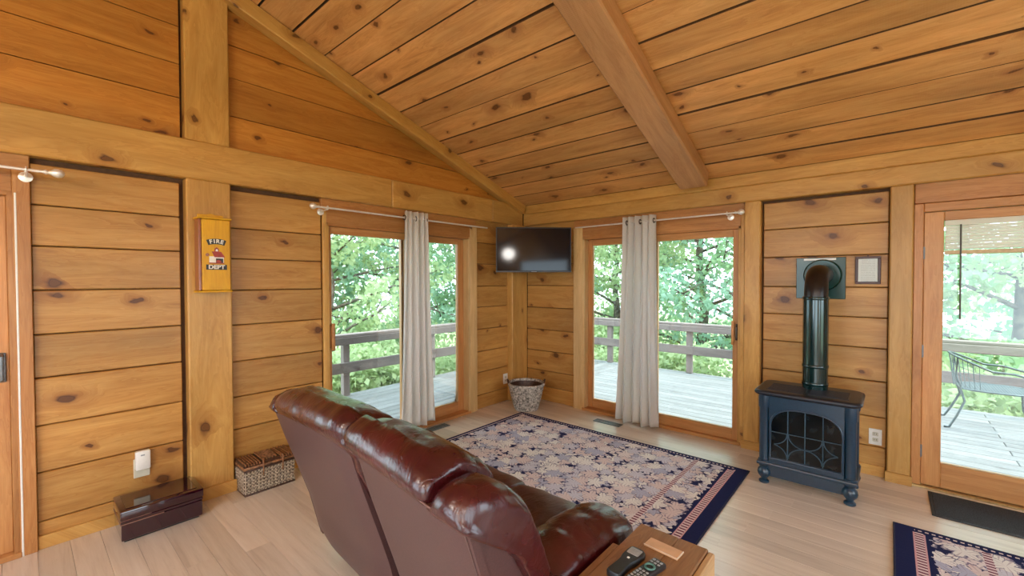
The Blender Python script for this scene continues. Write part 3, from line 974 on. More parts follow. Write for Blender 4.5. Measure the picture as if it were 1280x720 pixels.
# ------------------------------------------------------------------ trees
def leaf_mesh(name, blobs, n, size, mat, seed):
    """thousands of folded leaf blades scattered through ellipsoid clumps"""
    rng = np.random.default_rng(seed)
    wts = np.array([b[3] ** 2 for b in blobs])
    wts = wts / wts.sum()
    idx = rng.choice(len(blobs), n, p=wts)
    C = np.array([b[:3] for b in blobs])[idx]
    Rr = np.array([b[3] for b in blobs])[idx]
    d = rng.normal(size=(n, 3))
    d /= np.linalg.norm(d, axis=1)[:, None]
    rad = Rr * rng.uniform(0.25, 1.0, n) ** 0.5
    P = C + d * rad[:, None] * np.array([1, 1, 0.7])
    # leaf axes
    ax = rng.normal(size=(n, 3)) + np.array([0, 0, -0.5])
    ax /= np.linalg.norm(ax, axis=1)[:, None]
    tmp = rng.normal(size=(n, 3)) + np.array([0, 0, 0.8])
    sdv = np.cross(ax, tmp)
    sdv /= np.linalg.norm(sdv, axis=1)[:, None] + 1e-9
    nr = np.cross(sdv, ax)
    s = size * rng.uniform(0.6, 1.3, n)[:, None]
    v0 = P
    v1 = P + ax * s * 0.45 + sdv * s * 0.36 + nr * s * 0.12
    v2 = P + ax * s
    v3 = P + ax * s * 0.45 - sdv * s * 0.36 + nr * s * 0.12
    V = np.stack([v0, v1, v2, v3], 1).reshape(-1, 3).astype(np.float32)
    me = bpy.data.meshes.new(name)
    me.vertices.add(4 * n)
    me.vertices.foreach_set('co', V.ravel())
    fi = np.arange(4 * n, dtype=np.int32).reshape(n, 4)
    tri = np.concatenate([fi[:, [0, 1, 2]], fi[:, [0, 2, 3]]], 1).reshape(-1)
    me.loops.add(6 * n)
    me.loops.foreach_set('vertex_index', tri.astype(np.int32))
    me.polygons.add(2 * n)
    me.polygons.foreach_set('loop_start', np.arange(0, 6 * n, 3, dtype=np.int32))
    me.update(calc_edges=True)
    me.materials.append(mat)
    return me


def tree_proto(seed, H, spread, nleaf, mat, size):
    rng = random.Random(seed)
    mbt = MB()
    trunk = [Vector((0, 0, 0))]
    p = Vector((0, 0, 0))
    n = 9
    for i in range(n):
        p = p + Vector((rng.uniform(-.12, .12), rng.uniform(-.12, .12), H * 0.92 / n))
        trunk.append(p.copy())
    r0 = 0.10 + H * 0.008
    mbt.tube(trunk, [r0 * (1 - 0.85 * i / n) for i in range(n + 1)], 8)
    blobs = []
    nb = 22
    for b in range(nb):
        f = 0.16 + 0.82 * b / nb
        k = f * n
        i = int(k)
        s = trunk[i].lerp(trunk[min(n, i + 1)], k - i)
        a = b * 2.4 + rng.uniform(-.4, .4)
        L = spread * (0.55 + 0.75 * math.sin(math.pi * min(1, f + 0.1))) * rng.uniform(0.7, 1.15)
        e = s + Vector((math.cos(a) * L, math.sin(a) * L, L * rng.uniform(0.05, 0.5)))
        m1 = s.lerp(e, 0.5) + Vector((rng.uniform(-.15, .15), rng.uniform(-.15, .15), rng.uniform(0, .2)))
        rb = r0 * (1 - 0.8 * f) * 0.45
        mbt.tube([s, m1, e], [rb, rb * 0.6, rb * 0.2], 6)
        for q, fr in ((e, 1.0), (m1, 0.8), (s.lerp(e, 0.75), 0.8)):
            blobs.append((q.x + rng.uniform(-.3, .3), q.y + rng.uniform(-.3, .3), q.z + rng.uniform(-.2, .3), rng.uniform(0.55, 0.95) * fr * spread * 0.42))
        # twigs
        for _ in range(2):
            q = s.lerp(e, rng.uniform(0.4, 0.9))
            mbt.tube([q, q + Vector((rng.uniform(-.6, .6), rng.uniform(-.6, .6), rng.uniform(0, .6)))], [rb * 0.35, rb * 0.1], 5)
    blobs.append((trunk[-1].x, trunk[-1].y, trunk[-1].z, spread * 0.4))
    leaf = leaf_mesh('foliage', blobs, nleaf, size, mat, seed)
    return mbt, leaf


protos = []
for sd_, H, sp_, nl, mt, sz in ((3, 9.0, 2.1, 8500, 'leaf1', 0.15), (11, 7.0, 1.9, 7500, 'leaf2', 0.15), (23, 10.5, 2.3, 8500, 'leaf3', 0.16)):
    mbt, lm = tree_proto(sd_, H, sp_, nl, M[mt], sz)
    tr_ = mk('trunk', mbt, 'bark', None, 180)
    protos.append((tr_.data, lm))
    bpy.data.objects.remove(tr_)
# x, y, kind, scale
spots = [(-6.6, 0.6, 1, 1.0), (-7.8, 3.4, 0, 1.0), (-5.4, 4.6, 2, .85), (-10.4, 1.4, 2, 1.1), (-8.6, -1.6, 0, .95),
         (-5.6, 7.4, 0, 1.0), (-2.8, 8.0, 1, 1.0), (-0.6, 9.2, 0, 1.05), (-8.8, 8.0, 2, 1.15), (1.4, 8.2, 2, .9),
         (3.2, 9.8, 1, 1.05), (5.4, 8.6, 0, 1.0), (7.6, 11.0, 2, 1.1)]
names_ = ['broad green tree', 'yellow-green tree', 'cool green slender tree']
where = ['tall {} in the woods outside the gable wall sliding door', 'tall {} in the woods beyond the deck outside the stove wall']
for (sx, sy, kd_, sc_) in spots:
    d_ = math.hypot(min(0, sx + 2), max(0, sy - 3))
    gz = -1.7 - 0.10 * min(d_, 22)
    far = 0 if sx < -4.8 and sy < 7.6 else 1
    t_ = thing('tree', (sx, sy, gz), where[far].format(names_[kd_]), 'tree', ('trees outside the gable wall', 'trees beyond the stove wall deck')[far] + ', ' + names_[kd_])
    t_.rotation_euler = (0, 0, random.uniform(0, 6.28))
    t_.scale = (sc_, sc_, sc_)
    a = bpy.data.objects.new('trunk', protos[kd_][0])
    b = bpy.data.objects.new('foliage', protos[kd_][1])
    b['kind'] = 'stuff'
    for o in (a, b):
        COL.objects.link(o)
        o.parent = t_
# understorey shrubs just below the deck edge
bush = leaf_mesh('foliage', [(random.uniform(-.7, .7), random.uniform(-.7, .7), random.uniform(.3, 1.5), random.uniform(.4, .6)) for _ in range(9)], 4200, 0.11, M['leaf2'], 77)
bs = MB()
for k in range(7):
    a = k * 0.9
    bs.tube([(0, 0, 0), (0.25 * math.cos(a), 0.25 * math.sin(a), .6), (.6 * math.cos(a), .6 * math.sin(a), 1.35)], [.03, .02, .006], 6)
stm = mk('stem', bs, 'bark', None, 180)
stem_me = stm.data
bpy.data.objects.remove(stm)
for (sx, sy, sc_) in ((-3.6, -0.6, 1.0), (-3.9, 1.2, 1.1), (-3.4, 2.9, 1.0), (-4.8, 0.2, 1.2), (-2.6, 4.8, 1.1), (-0.9, 4.6, 1.0), (0.7, 4.7, 1.15), (2.3, 4.6, 1.0), (4.0, 4.7, 1.1), (5.6, 4.7, 1.1), (-4.6, 5.6, 1.2), (-1.8, 6.0, 1.2), (3.1, 6.0, 1.2)):
    far = 0 if sx < -3.0 else 1
    t_ = thing('shrub', (sx, sy, -1.75), ('bushy yellow-green shrub below the deck outside the gable wall door', 'bushy yellow-green shrub below the deck outside the stove wall')[far], 'shrub', ('shrubs below the gable wall deck', 'shrubs below the stove wall deck')[far])
    t_.rotation_euler = (0, 0, random.uniform(0, 6.28))
    t_.scale = (sc_, sc_, sc_)
    a = bpy.data.objects.new('stem', stem_me)
    b = bpy.data.objects.new('foliage', bush)
    b['kind'] = 'stuff'
    for o in (a, b):
        COL.objects.link(o)
        o.parent = t_

# wire armchair on the deck
ch = thing('patio_chair', (4.40, 2.62, DZ), 'green-grey wire patio armchair on the deck outside the glass door', 'chair')
SZ = 0.33
fr_ = []
cx, cy = 4.40, 2.62
rim = [(cx - 0.26, cy + 0.27, 0.52)]
mb = MB()
# barrel rim: from one front arm round the back to the other; the back is towards -x
arc = []
for k in range(25):
    a = R(-65) + R(310 - 180) * 0
for k in range(21):
    tt = k / 20
    a = math.pi / 2 + math.pi * tt
    zz = 0.55 + 0.14 * math.sin(math.pi * tt)
    arc.append((cx - 0.05 + 0.30 * math.cos(a), cy + 0.28 * math.sin(a), zz))
armL = [(cx + 0.26, cy + 0.28, 0.50), (cx + 0.10, cy + 0.285, 0.545)]
armR = [(cx + 0.10, cy - 0.285, 0.545), (cx + 0.26, cy - 0.28, 0.50)]
mk('rim', MB().tube(armL + arc + armR, 0.011, 8), 'wire', ch, 60)
for s in (1, -1):
    mk('leg', MB().tube([(cx + 0.26, cy + s * 0.28, 0.50), (cx + 0.30, cy + s * 0.28, 0.44), (cx + 0.27, cy + s * 0.27, SZ), (cx + 0.24, cy + s * 0.27, 0.22), (cx + 0.25, cy + s * 0.28, 0.08), (cx + 0.31, cy + s * 0.29, DZ + .012), (cx + 0.35, cy + s * 0.29, DZ + .012)], 0.011, 8), 'wire', ch, 60)
    mk('leg', MB().tube([(cx - 0.27, cy + s * 0.16, SZ), (cx - 0.24, cy + s * 0.22, 0.2), (cx - 0.30, cy + s * 0.25, 0.04), (cx - 0.36, cy + s * 0.27, DZ + .012), (cx - 0.40, cy + s * 0.27, DZ + .012)], 0.011, 8), 'wire', ch, 60)
mb = MB()
ring = [(cx + 0.27 * math.copysign(abs(math.cos(a)) ** .6, math.cos(a)), cy + 0.26 * math.copysign(abs(math.sin(a)) ** .6, math.sin(a)), SZ) for a in [2 * math.pi * k / 32 for k in range(32)]]
mb.tube(ring, 0.010, 8, True)
mk('seat_frame', mb, 'wire', ch, 60)
mb = MB()
for k in range(-11, 12):
    q = k * 0.022
    mb.tube([(cx + q, cy - 0.245, SZ), (cx + q, cy + 0.245, SZ)], 0.0022, 4)
    mb.tube([(cx - 0.255, cy + q, SZ), (cx + 0.255, cy + q, SZ)], 0.0022, 4)
mk('seat_mesh', mb, 'wire', ch)
mb = MB()
for k in range(2, 19):
    p = Vector(arc[k])
    q = Vector((cx + (p.x - cx) * 0.88, cy + (p.y - cy) * 0.85, SZ))
    mb.tube([p, q], 0.0028, 4)
for f in (0.3, 0.6):
    mb.tube([Vector(a).lerp(Vector((cx + (a[0] - cx) * 0.88, cy + (a[1] - cy) * 0.85, SZ)), f) for a in arc[1:20]], 0.0028, 4)
mk('back_mesh', mb, 'wire', ch)
mk('back_brace', MB().tube([arc[14], (cx - 0.30, cy - 0.12, 0.45), (cx - 0.26, cy - 0.14, SZ)], 0.008, 6), 'wire', ch, 60)
mk('back_brace', MB().tube([arc[6], (cx - 0.30, cy + 0.12, 0.45), (cx - 0.26, cy + 0.14, SZ)], 0.008, 6), 'wire', ch, 60)


# ------------------------------------------------------------------ curtains and rods
def curtain(name, label, c, w_top, w_bot, ztop, zbot, side, phase, shift=0.0):
    """gathered cloth panel; c = centre along the wall, hung 0.10 m off it"""
    loc = (0.10, c, 0) if side == 'L' else (c, -0.10, 0)
    root = thing(name, loc, label, 'curtain', None)
    NU, NV = 90, 36
    def P(u, v):
        wd = w_top + (w_bot - w_top) * v ** 1.4
        a = c + (u - 0.5) * wd + shift * v
        ph = 2 * math.pi * (u * 4.5) + phase
        amp = 0.034 + 0.012 * v
        d = 0.10 + amp * math.sin(ph + 0.5 * math.sin(v * 3)) + 0.008 * math.sin(2.3 * ph + v * 2)
        a += 0.010 * math.sin(2 * ph)
        z = ztop + (zbot - ztop) * v + (0.012 * math.sin(ph * 0.5 + 1) if v > 0.98 else 0)
        return (d, a, z) if side == 'L' else (a, -d, z)
    V, F = [], []
    for layer in (0, 1):
        for j in range(NV + 1):
            for i in range(NU + 1):
                p = Vector(P(i / NU, j / NV))
                if layer:
                    p += Vector((-0.003, 0, 0)) if side == 'L' else Vector((0, 0.003, 0))
                V.append(p)
    S = (NU + 1) * (NV + 1)
    for j in range(NV):
        for i in range(NU):
            a = j * (NU + 1) + i
            q = (a, a + 1, a + NU + 2, a + NU + 1)
            F.append(q)
            F.append(tuple(x + S for x in reversed(q)))
    for j in range(NV):
        for i in (0, NU):
            a = j * (NU + 1) + i
            F.append((a, a + NU + 1, a + NU + 1 + S, a + S))
    for i in range(NU):
        for j in (0, NV):
            a = j * (NU + 1) + i
            F.append((a, a + 1, a + 1 + S, a + S))
    mk('cloth', MB().add(V, F), 'curtain', root, 180)
    # grommet rings round the rod on the outer folds
    for u in ((0.06, 0.5, 0.94)):
        p = Vector(P(u, 0.03))
        ring = []
        for k in range(16):
            a = 2 * math.pi * k / 16
            if side == 'L':
                ring.append((0.10 + 0.022 * math.cos(a), p.y, 2.10 + 0.022 * math.sin(a)))
            else:
                ring.append((p.x, -0.10 + 0.022 * math.cos(a), 2.10 + 0.022 * math.sin(a)))
        mk('grommet', MB().tube(ring, 0.005, 6, True), 'bronze', root, 60)
    return root


curtain('curtain', 'off-white curtain hanging before the gable wall sliding door', -1.735, 0.28, 0.42, 2.165, 0.10, 'L', 0.4)
curtain('curtain', 'off-white curtain hanging before the sliding door beside the television', 1.615, 0.33, 0.44, 2.160, 0.03, 'B', 2.2, -0.015)


def rod(label, a, b, side, ends):
    z = 2.10
    loc = (0.10, (a + b) / 2, z) if side == 'L' else ((a + b) / 2, -0.10, z)
    root = thing('curtain_rod', loc, label, 'curtain rod')
    def P(u, d, zz):
        return (d, u, zz) if side == 'L' else (u, -d, zz)
    mk('rod', MB().tube([P(a, 0.10, z), P(b, 0.10, z)], 0.008, 10), 'chrome', root, 60)
    for e in ends:
        s = -1 if e == a else 1
        prof = [(0.008, 0), (0.013, 0.012), (0.009, 0.02), (0.012, 0.03), (0.021, 0.042), (0.025, 0.057), (0.021, 0.072), (0.010, 0.081), (0.001, 0.084)]
        if side == 'L':
            V = MB().lathe([(r_, s * h_) for r_, h_ in prof], (0.10, e, z), 14, 'y')
        else:
            V = MB().lathe([(r_, s * h_) for r_, h_ in prof], (e, -0.10, z), 14, 'x')
        mk('finial', V, 'chrome', root, 60)
        u = e - s * 0.06
        br = MB().tube([P(u, -0.028, z - 0.015), P(u, 0.05, z - 0.015), P(u, 0.10, z - 0.012)], 0.007, 8)
        if side == 'L':
            br.lathe([(0.028, -0.028), (0.028, -0.022), (0.010, -0.018)], (0, u, z - 0.02), 14, 'x')
        else:
            br.lathe([(0.028, 0.028), (0.028, 0.022), (0.010, 0.018)], (u, 0, z - 0.02), 14, 'y')
        br.tube([P(u, 0.10 + 0.014 * math.cos(q), z + 0.014 * math.sin(q)) for q in [2 * math.pi * k / 12 for k in range(12)]], 0.004, 6, True)
        mk('bracket', br, 'chrome', root, 60)
    return root


rod('nickel curtain rod over the gable wall sliding door', -2.665, -0.76, 'L', [-2.665])
rod('nickel curtain rod over the sliding door beside the television', 0.85, 2.50, 'B', [2.50])
rod('nickel curtain rod ending above the lacquer chest', -6.0, -4.17, 'L', [-4.17])

# ------------------------------------------------------------------ television in the corner
cA, cB = Vector((0.166, -0.684, 0)), Vector((0.777, -0.073, 0))
tw_ = (cB - cA).length
tl = (cB - cA).normalized()
tn = Vector((tl.y, -tl.x, 0))
mid = (cA + cB) / 2
tv = thing('television', (mid.x, mid.y, 1.60), 'flat black television mounted across the corner above the basket', 'television')


def tvbox(name, u0, u1, d0, d1, z0, z1, mat, par, bev=0.003):
    mb = MB().box(u0, u1, d0, d1, z0, z1, bev)
    mb.v = [tuple(mid + tl * p[0] + tn * p[1] + Vector((0, 0, p[2]))) for p in mb.v]
    return mk(name, mb, mat, par)


hw = tw_ / 2
tvbox('body', -hw, hw, -0.055, -0.004, 1.600, 2.112, 'tv_black', tv, 0.006)
tvbox('screen', -hw + 0.012, hw - 0.012, -0.006, 0.0, 1.618, 2.100, 'tv_screen', tv, 0.001)
for (u0, u1, z0, z1) in ((-hw, hw, 2.100, 2.113), (-hw, hw, 1.599, 1.617), (-hw, -hw + 0.012, 1.617, 2.100), (hw - 0.012, hw, 1.617, 2.100)):
    tvbox('bezel', u0, u1, -0.008, 0.004, z0, z1, 'tv_black', tv, 0.002)
tvbox('logo_strip', -0.03, 0.03, 0.003, 0.005, 1.604, 1.610, 'grey_plastic', tv, 0)
tvbox('wall_mount', -0.12, 0.12, -0.075, -0.05, 1.75, 1.98, 'black_plastic', tv, 0.004)
tvbox('mount_arm', -0.03, 0.03, -0.612, -0.07, 1.84, 1.90, 'black_plastic', tv, 0.004)

# ------------------------------------------------------------------ fire department box on the post
fb = thing('key_box', (0.06, -3.37, 1.43), 'yellow wooden fire department box hung on the wide post', 'box')
FX = 0.105
board('side', 0.0, FX - 0.004, -3.478, -3.462, 1.445, 1.925, 'honey_side', fb, 'z')
board('side', 0.0, FX - 0.004, -3.311, -3.295, 1.445, 1.925, 'honey_side', fb, 'z')
board('backboard', 0.0, 0.012, -3.462, -3.311, 1.43, 1.965, 'honey_box', fb, 'z')
board('top', 0.0, FX + 0.008, -3.486, -3.287, 1.925, 1.938, 'honey_box', fb, 'y')
board('bottom', 0.0, FX + 0.008, -3.486, -3.287, 1.432, 1.445, 'honey_box', fb, 'y')
fdoor = board('door', FX - 0.014, FX, -3.461, -3.297, 1.447, 1.923, 'honey_box', fb, 'z')
# rear scalloped rail above the lid
pts = [(-3.46, 1.938), (-3.31, 1.938), (-3.31, 1.95), (-3.34, 1.957), (-3.37, 1.968), (-3.385, 1.972), (-3.40, 1.968), (-3.43, 1.957), (-3.46, 1.95)]
mk('crest', MB().prism(pts, 0.0, 0.014), 'honey_box', fb)


def text_mb(s, size, thick, place):
    cu = bpy.data.curves.new('txt', 'FONT')
    cu.body = s
    cu.size = size
    cu.extrude = thick
    cu.offset = 0.0012
    cu.align_x = 'CENTER'
    cu.align_y = 'CENTER'
    ob = bpy.data.objects.new('txt', cu)
    COL.objects.link(ob)
    dg = bpy.context.evaluated_depsgraph_get()
    me = ob.evaluated_get(dg).to_mesh()
    mb = MB().add([place(v.co) for v in me.vertices], [list(p.vertices) for p in me.polygons])
    ob.evaluated_get(dg).to_mesh_clear()
    bpy.data.objects.remove(ob)
    bpy.data.curves.remove(cu)
    return mb


def fpt(y, z, d):
    return (FX + d, y, z)


YC = -3.379
# arched FIRE banner
arc_o, arc_i = [], []
for k in range(13):
    a = R(112 - 44 * k / 12)
    arc_o.append((YC - math.cos(R(180) - a) * -0.155 if False else YC + 0.155 * math.cos(a), 1.640 + 0.155 * math.sin(a)))
    arc_i.append((YC + 0.118 * math.cos(a) * 1.04, 1.640 + 0.118 * math.sin(a)))
mk('fire_banner', MB().prism(arc_o + arc_i[::-1], FX, FX + 0.0012), 'black_paint', fb)
mbt = MB()
for chh, a in zip('FIRE', (103.5, 95.2, 86.6, 76.5)):
    ra = R(a)
    cy_, cz_ = YC + 0.1365 * math.cos(ra), 1.640 + 0.1365 * math.sin(ra)
    th = ra - math.pi / 2
    def place(co, cy_=cy_, cz_=cz_, th=th):
        yy = co.x * math.cos(th) - co.y * math.sin(th)
        zz = co.x * math.sin(th) + co.y * math.cos(th)
        return fpt(cy_ + yy, cz_ + zz, 0.0016 + co.z)
    q = text_mb(chh, 0.036, 0.0006, place)
    mbt.add(q.v, q.f)
mk('fire_lettering', mbt, 'white_paint', fb)
mk('dept_banner', MB().prism([(YC - 0.060, 1.585), (YC + 0.060, 1.585), (YC + 0.060, 1.620), (YC - 0.060, 1.620)], FX, FX + 0.0012), 'black_paint', fb)
mbt = MB()
q = text_mb('DEPT', 0.036, 0.0006, lambda co: fpt(YC + co.x * 1.12, 1.6025 + co.y, 0.0016 + co.z))
mk('dept_lettering', q, 'white_paint', fb)
# painted fire house emblem
E0 = 1.630
emb = mk('emblem', MB().prism([(YC - 0.042, E0), (YC + 0.042, E0), (YC + 0.042, E0 + 0.045), (YC - 0.042, E0 + 0.045)], FX, FX + 0.0008), 'white_paint', fb)
mk('emblem_roof', MB().prism([(YC - 0.028, E0 + 0.078), (YC + 0.026, E0 + 0.078), (YC + 0.050, E0 + 0.040), (YC - 0.012, E0 + 0.040)], FX, FX + 0.0014), 'red_paint', fb)
mk('emblem_cupola', MB().prism([(YC - 0.012, E0 + 0.078), (YC + 0.014, E0 + 0.078), (YC + 0.014, E0 + 0.096), (YC + 0.001, E0 + 0.108), (YC - 0.012, E0 + 0.096)], FX, FX + 0.0010), 'red_paint', fb)
mk('emblem_bell', MB().prism([(YC - 0.006, E0 + 0.080), (YC + 0.009, E0 + 0.080), (YC + 0.006, E0 + 0.094), (YC - 0.003, E0 + 0.094)], FX, FX + 0.0018), 'white_paint', fb)
mk('emblem_door', MB().prism([(YC - 0.004, E0), (YC + 0.038, E0), (YC + 0.038, E0 + 0.032), (YC - 0.004, E0 + 0.032)], FX, FX + 0.0014), 'black_paint', fb)
mk('emblem_engine', MB().prism([(YC - 0.002, E0 + 0.005), (YC + 0.026, E0 + 0.005), (YC + 0.026, E0 + 0.016), (YC + 0.010, E0 + 0.022), (YC - 0.002, E0 + 0.018)], FX, FX + 0.0020), 'red_paint', fb)
mk('emblem_base', MB().prism([(YC - 0.044, E0 - 0.004), (YC + 0.044, E0 - 0.004), (YC + 0.044, E0 + 0.003), (YC - 0.044, E0 + 0.003)], FX, FX + 0.0022), 'red_paint', fb)
mk('emblem_tree', MB().lathe([(0.001, 0), (0.011, 0.0003), (0.011, 0.001), (0.001, 0.0012)], (FX, YC - 0.052, E0 + 0.055), 10, 'x'), 'honey_side', fb)

# ------------------------------------------------------------------ outlets
def outlet(label, face, u, z0, z1, wdt, side, sockets=True):
    root = thing('wall_outlet', (face, u, (z0 + z1) / 2) if side == 'L' else (u, face, (z0 + z1) / 2), label, 'outlet')
    def bx(nm, u0, u1, d0, d1, a, b, mat, bev=0.001):
        if side == 'L':
            return mk(nm, MB().box(face + d0, face + d1, u0, u1, a, b, bev), mat, root)
        return mk(nm, MB().box(u0, u1, face - d1, face - d0, a, b, bev), mat, root)
    bx('plate', u - wdt / 2, u + wdt / 2, -0.002, 0.006, z0, z1, 'white' if sockets else 'ivory', 0.002)
    if sockets:
        zm = (z0 + z1) / 2
        for zz in (zm - 0.022, zm + 0.022):
            bx('socket', u - 0.017, u + 0.017, 0.005, 0.008, zz - 0.014, zz + 0.014, 'ivory', 0.003)
            for du in (-0.006, 0.006):
                bx('slot', u + du - 0.0015, u + du + 0.0015, 0.007, 0.0085, zz - 0.004, zz + 0.006, 'slot', 0)
    return root


outlet('white double outlet on the plank wall beside the stove', 0.06, 3.468, 0.238, 0.36, 0.078, 'B')
outlet('white outlet plate on the corner planks behind the round basket', -0.057, -0.285, 0.22, 0.345, 0.078, 'L')
po = outlet('ivory outlet plate above the lacquer chest', -0.060, -3.763, 0.258, 0.378, 0.080, 'L', False)
pl = thing('plug_in_freshener', (-0.05, -3.763, 0.30), 'white plug-in box on the outlet above the lacquer chest', 'plug-in')
mk('case', MB().box(-0.054, -0.018, -3.797, -3.723, 0.312, 0.432, 0.008, 2), 'white', pl, 40)
mk('front_logo', MB().box(-0.0185, -0.017, -3.772, -3.752, 0.402, 0.410), 'grey_plastic', pl)

# framed notice
pf = thing('picture_frame', (3.41, 0.05, 1.475), 'small dark framed notice beside the green vent plate', 'picture frame')
for (a, b, c_, d_) in ((3.334, 3.488, 1.670, 1.688), (3.334, 3.488, 1.475, 1.493), (3.334, 3.352, 1.493, 1.670), (3.470, 3.488, 1.493, 1.670)):
    mk('frame_rail', MB().box(a, b, 0.040, 0.062, c_, d_, 0.003), 'frame_brown', pf)
t = NT('printed_notice')
vec, x, y, z = t.coords()
ln = t.math('GREATER_THAN', t.math('FRACT', t.math('MULTIPLY', z, 75.0)), 0.6)
wd_ = t.math('GREATER_THAN', t.noise(t.xyz(t.math('MULTIPLY', x, 160.0), 0.0, t.math('FLOOR', t.math('MULTIPLY', z, 75.0))), 1.0, 1), 0.42)
ins = t.math('LESS_THAN', t.math('ABSOLUTE', x), 0.043)
M['notice'] = t.bsdf(t.mix(t.math('MULTIPLY', t.math('MULTIPLY', t.math('MULTIPLY', ln, wd_), ins), 0.45), (0.60, 0.66, 0.62, 1), (0.15, 0.17, 0.17, 1)), 0.3, 0, 0.5)
mk('paper', MB().box(3.352, 3.470, 0.050, 0.055, 1.493, 1.670), 'notice', pf, None, (3.411, 0.05, 1.475))
mk('hook', MB().lathe([(0.006, 0), (0.006, 0.004), (0.001, 0.006)], (3.411, 0.046, 1.692), 8, 'y'), 'frame_brown', pf)

# ------------------------------------------------------------------ stove
st = thing('gas_stove', (3.10, -0.46, 0), 'blue-black cast iron stove with an arched grille window on turned legs', 'stove')
SX0, SX1, SY0, SY1 = 2.815, 3.385, -0.655, -0.27
ST = 0.70
mk('body', MB().box(SX0 + 0.02, SX1 - 0.02, SY0 + 0.055, SY1, 0.135, ST - 0.03, 0.006), 'stove', st)
# corner columns
for cx_ in (SX0 + 0.032, SX1 - 0.032):
    for cy_, nm in ((SY0 + 0.032, 'column'), (SY1 - 0.03, 'column')):
        c = MB().lathe([(0.033, 0.15), (0.040, 0.155), (0.040, 0.175), (0.033, 0.18), (0.033, ST - 0.14), (0.039, ST - 0.13), (0.039, ST - 0.035), (0.034, ST - 0.03)], (cx_, cy_, 0), 16)
        mk(nm, c, 'stove', st, 40)
        lg = MB().lathe([(0.026, 0.0), (0.034, 0.006), (0.034, 0.018), (0.020, 0.030), (0.023, 0.040), (0.038, 0.058), (0.045, 0.080), (0.040, 0.102), (0.026, 0.118), (0.034, 0.126), (0.036, 0.15)], (cx_, cy_, 0), 20)
        mk('leg', lg, 'stove', st, 40)
# moulded base ledge and apron
mk('base_ledge', MB().box(SX0 - 0.012, SX1 + 0.012, SY0 - 0.012, SY1 + 0.005, 0.142, 0.166, 0.007, 2), 'stove', st)
mk('apron', MB().prism([(SX0 + 0.05, 0.142), (SX1 - 0.05, 0.142), (SX1 - 0.06, 0.055), (SX0 + 0.06, 0.055)], SY0 + 0.03, SY0 + 0.045, 'xz'), 'stove', st)
# top plate with rounded corners and a rolled edge
def rrect(x0, x1, y0, y1, r, n=8):
    P_ = []
    for (cx_, cy_, a0) in ((x1 - r, y1 - r, 0), (x0 + r, y1 - r, 90), (x0 + r, y0 + r, 180), (x1 - r, y0 + r, 270)):
        for k in range(n + 1):
            a = R(a0 + 90 * k / n)
            P_.append((cx_ + r * math.cos(a), cy_ + r * math.sin(a)))
    return P_
V, F = [], []
lay = [(0.0, -0.012), (0.010, -0.004), (0.014, 0.006), (0.010, 0.018), (0.0, 0.024), (-0.012, 0.025)]
N_ = None
for (e, h_) in lay:
    P_ = rrect(SX0 - 0.018 - e, SX1 + 0.018 + e, SY0 - 0.030 - e, SY1 + 0.012 + e, 0.06)
    N_ = len(P_)
    V += [(p[0], p[1], ST - 0.025 + h_) for p in P_]
for i in range(len(lay) - 1):
    for k in range(N_):
        F.append((i * N_ + k, i * N_ + (k + 1) % N_, (i + 1) * N_ + (k + 1) % N_, (i + 1) * N_ + k))
F.append(tuple(range(N_ - 1, -1, -1)))
F.append(tuple(range((len(lay) - 1) * N_, len(lay) * N_)))
top = mk('top_plate', MB().add(V, F), 'stove_top', st, 50)
for (xa, xb) in ((SX0 + 0.05, 3.085), (3.115, SX1 - 0.05)):
    g = MB()
    nb = 14
    for k in range(nb):
        q = SY0 + 0.04 + (SY1 - SY0 - 0.16) * k / (nb - 1)
        g.box(xa, xb, q - 0.0035, q + 0.0035, ST - 0.001, ST + 0.004)
    g.box(xa - .006, xa, SY0 + 0.03, SY1 - 0.11, ST - 0.001, ST + 0.005).box(xb, xb + .006, SY0 + 0.03, SY1 - 0.11, ST - 0.001, ST + 0.005)
    mk('top_grille', g, 'stove_top', top)
# arched front: frame panel, glass, muntins
GX0, GX1, GZ0, GZS, GZT = 2.893, 3.307, 0.205, 0.43, 0.572


def arch(x0, x1, z0, zs, zt, n=20):
    P_ = [(x0, z0), (x1, z0)]
    for k in range(n + 1):
        a = math.pi * k / n
        ca, sa = math.cos(a), math.sin(a)
        P_.append(((x0 + x1) / 2 + (x1 - x0) / 2 * math.copysign(abs(ca) ** 0.7, ca), zs + (zt - zs) * sa ** 0.85))
    return P_


inn = arch(GX0, GX1, GZ0, GZS, GZT)
FY = SY0 + 0.012


def ring_prism(inner, outer, ya, yb):
    n = len(inner)
    V = [(p[0], ya, p[1]) for p in inner] + [(p[0], ya, p[1]) for p in outer] + [(p[0], yb, p[1]) for p in inner] + [(p[0], yb, p[1]) for p in outer]
    F = []
    for i in range(n):
        j = (i + 1) % n
        F += [(i, j, n + j, n + i), (2 * n + i, 3 * n + i, 3 * n + j, 2 * n + j), (i, 2 * n + i, 2 * n + j, j), (n + i, n + j, 3 * n + j, 3 * n + i)]
    return MB().add(V, F)


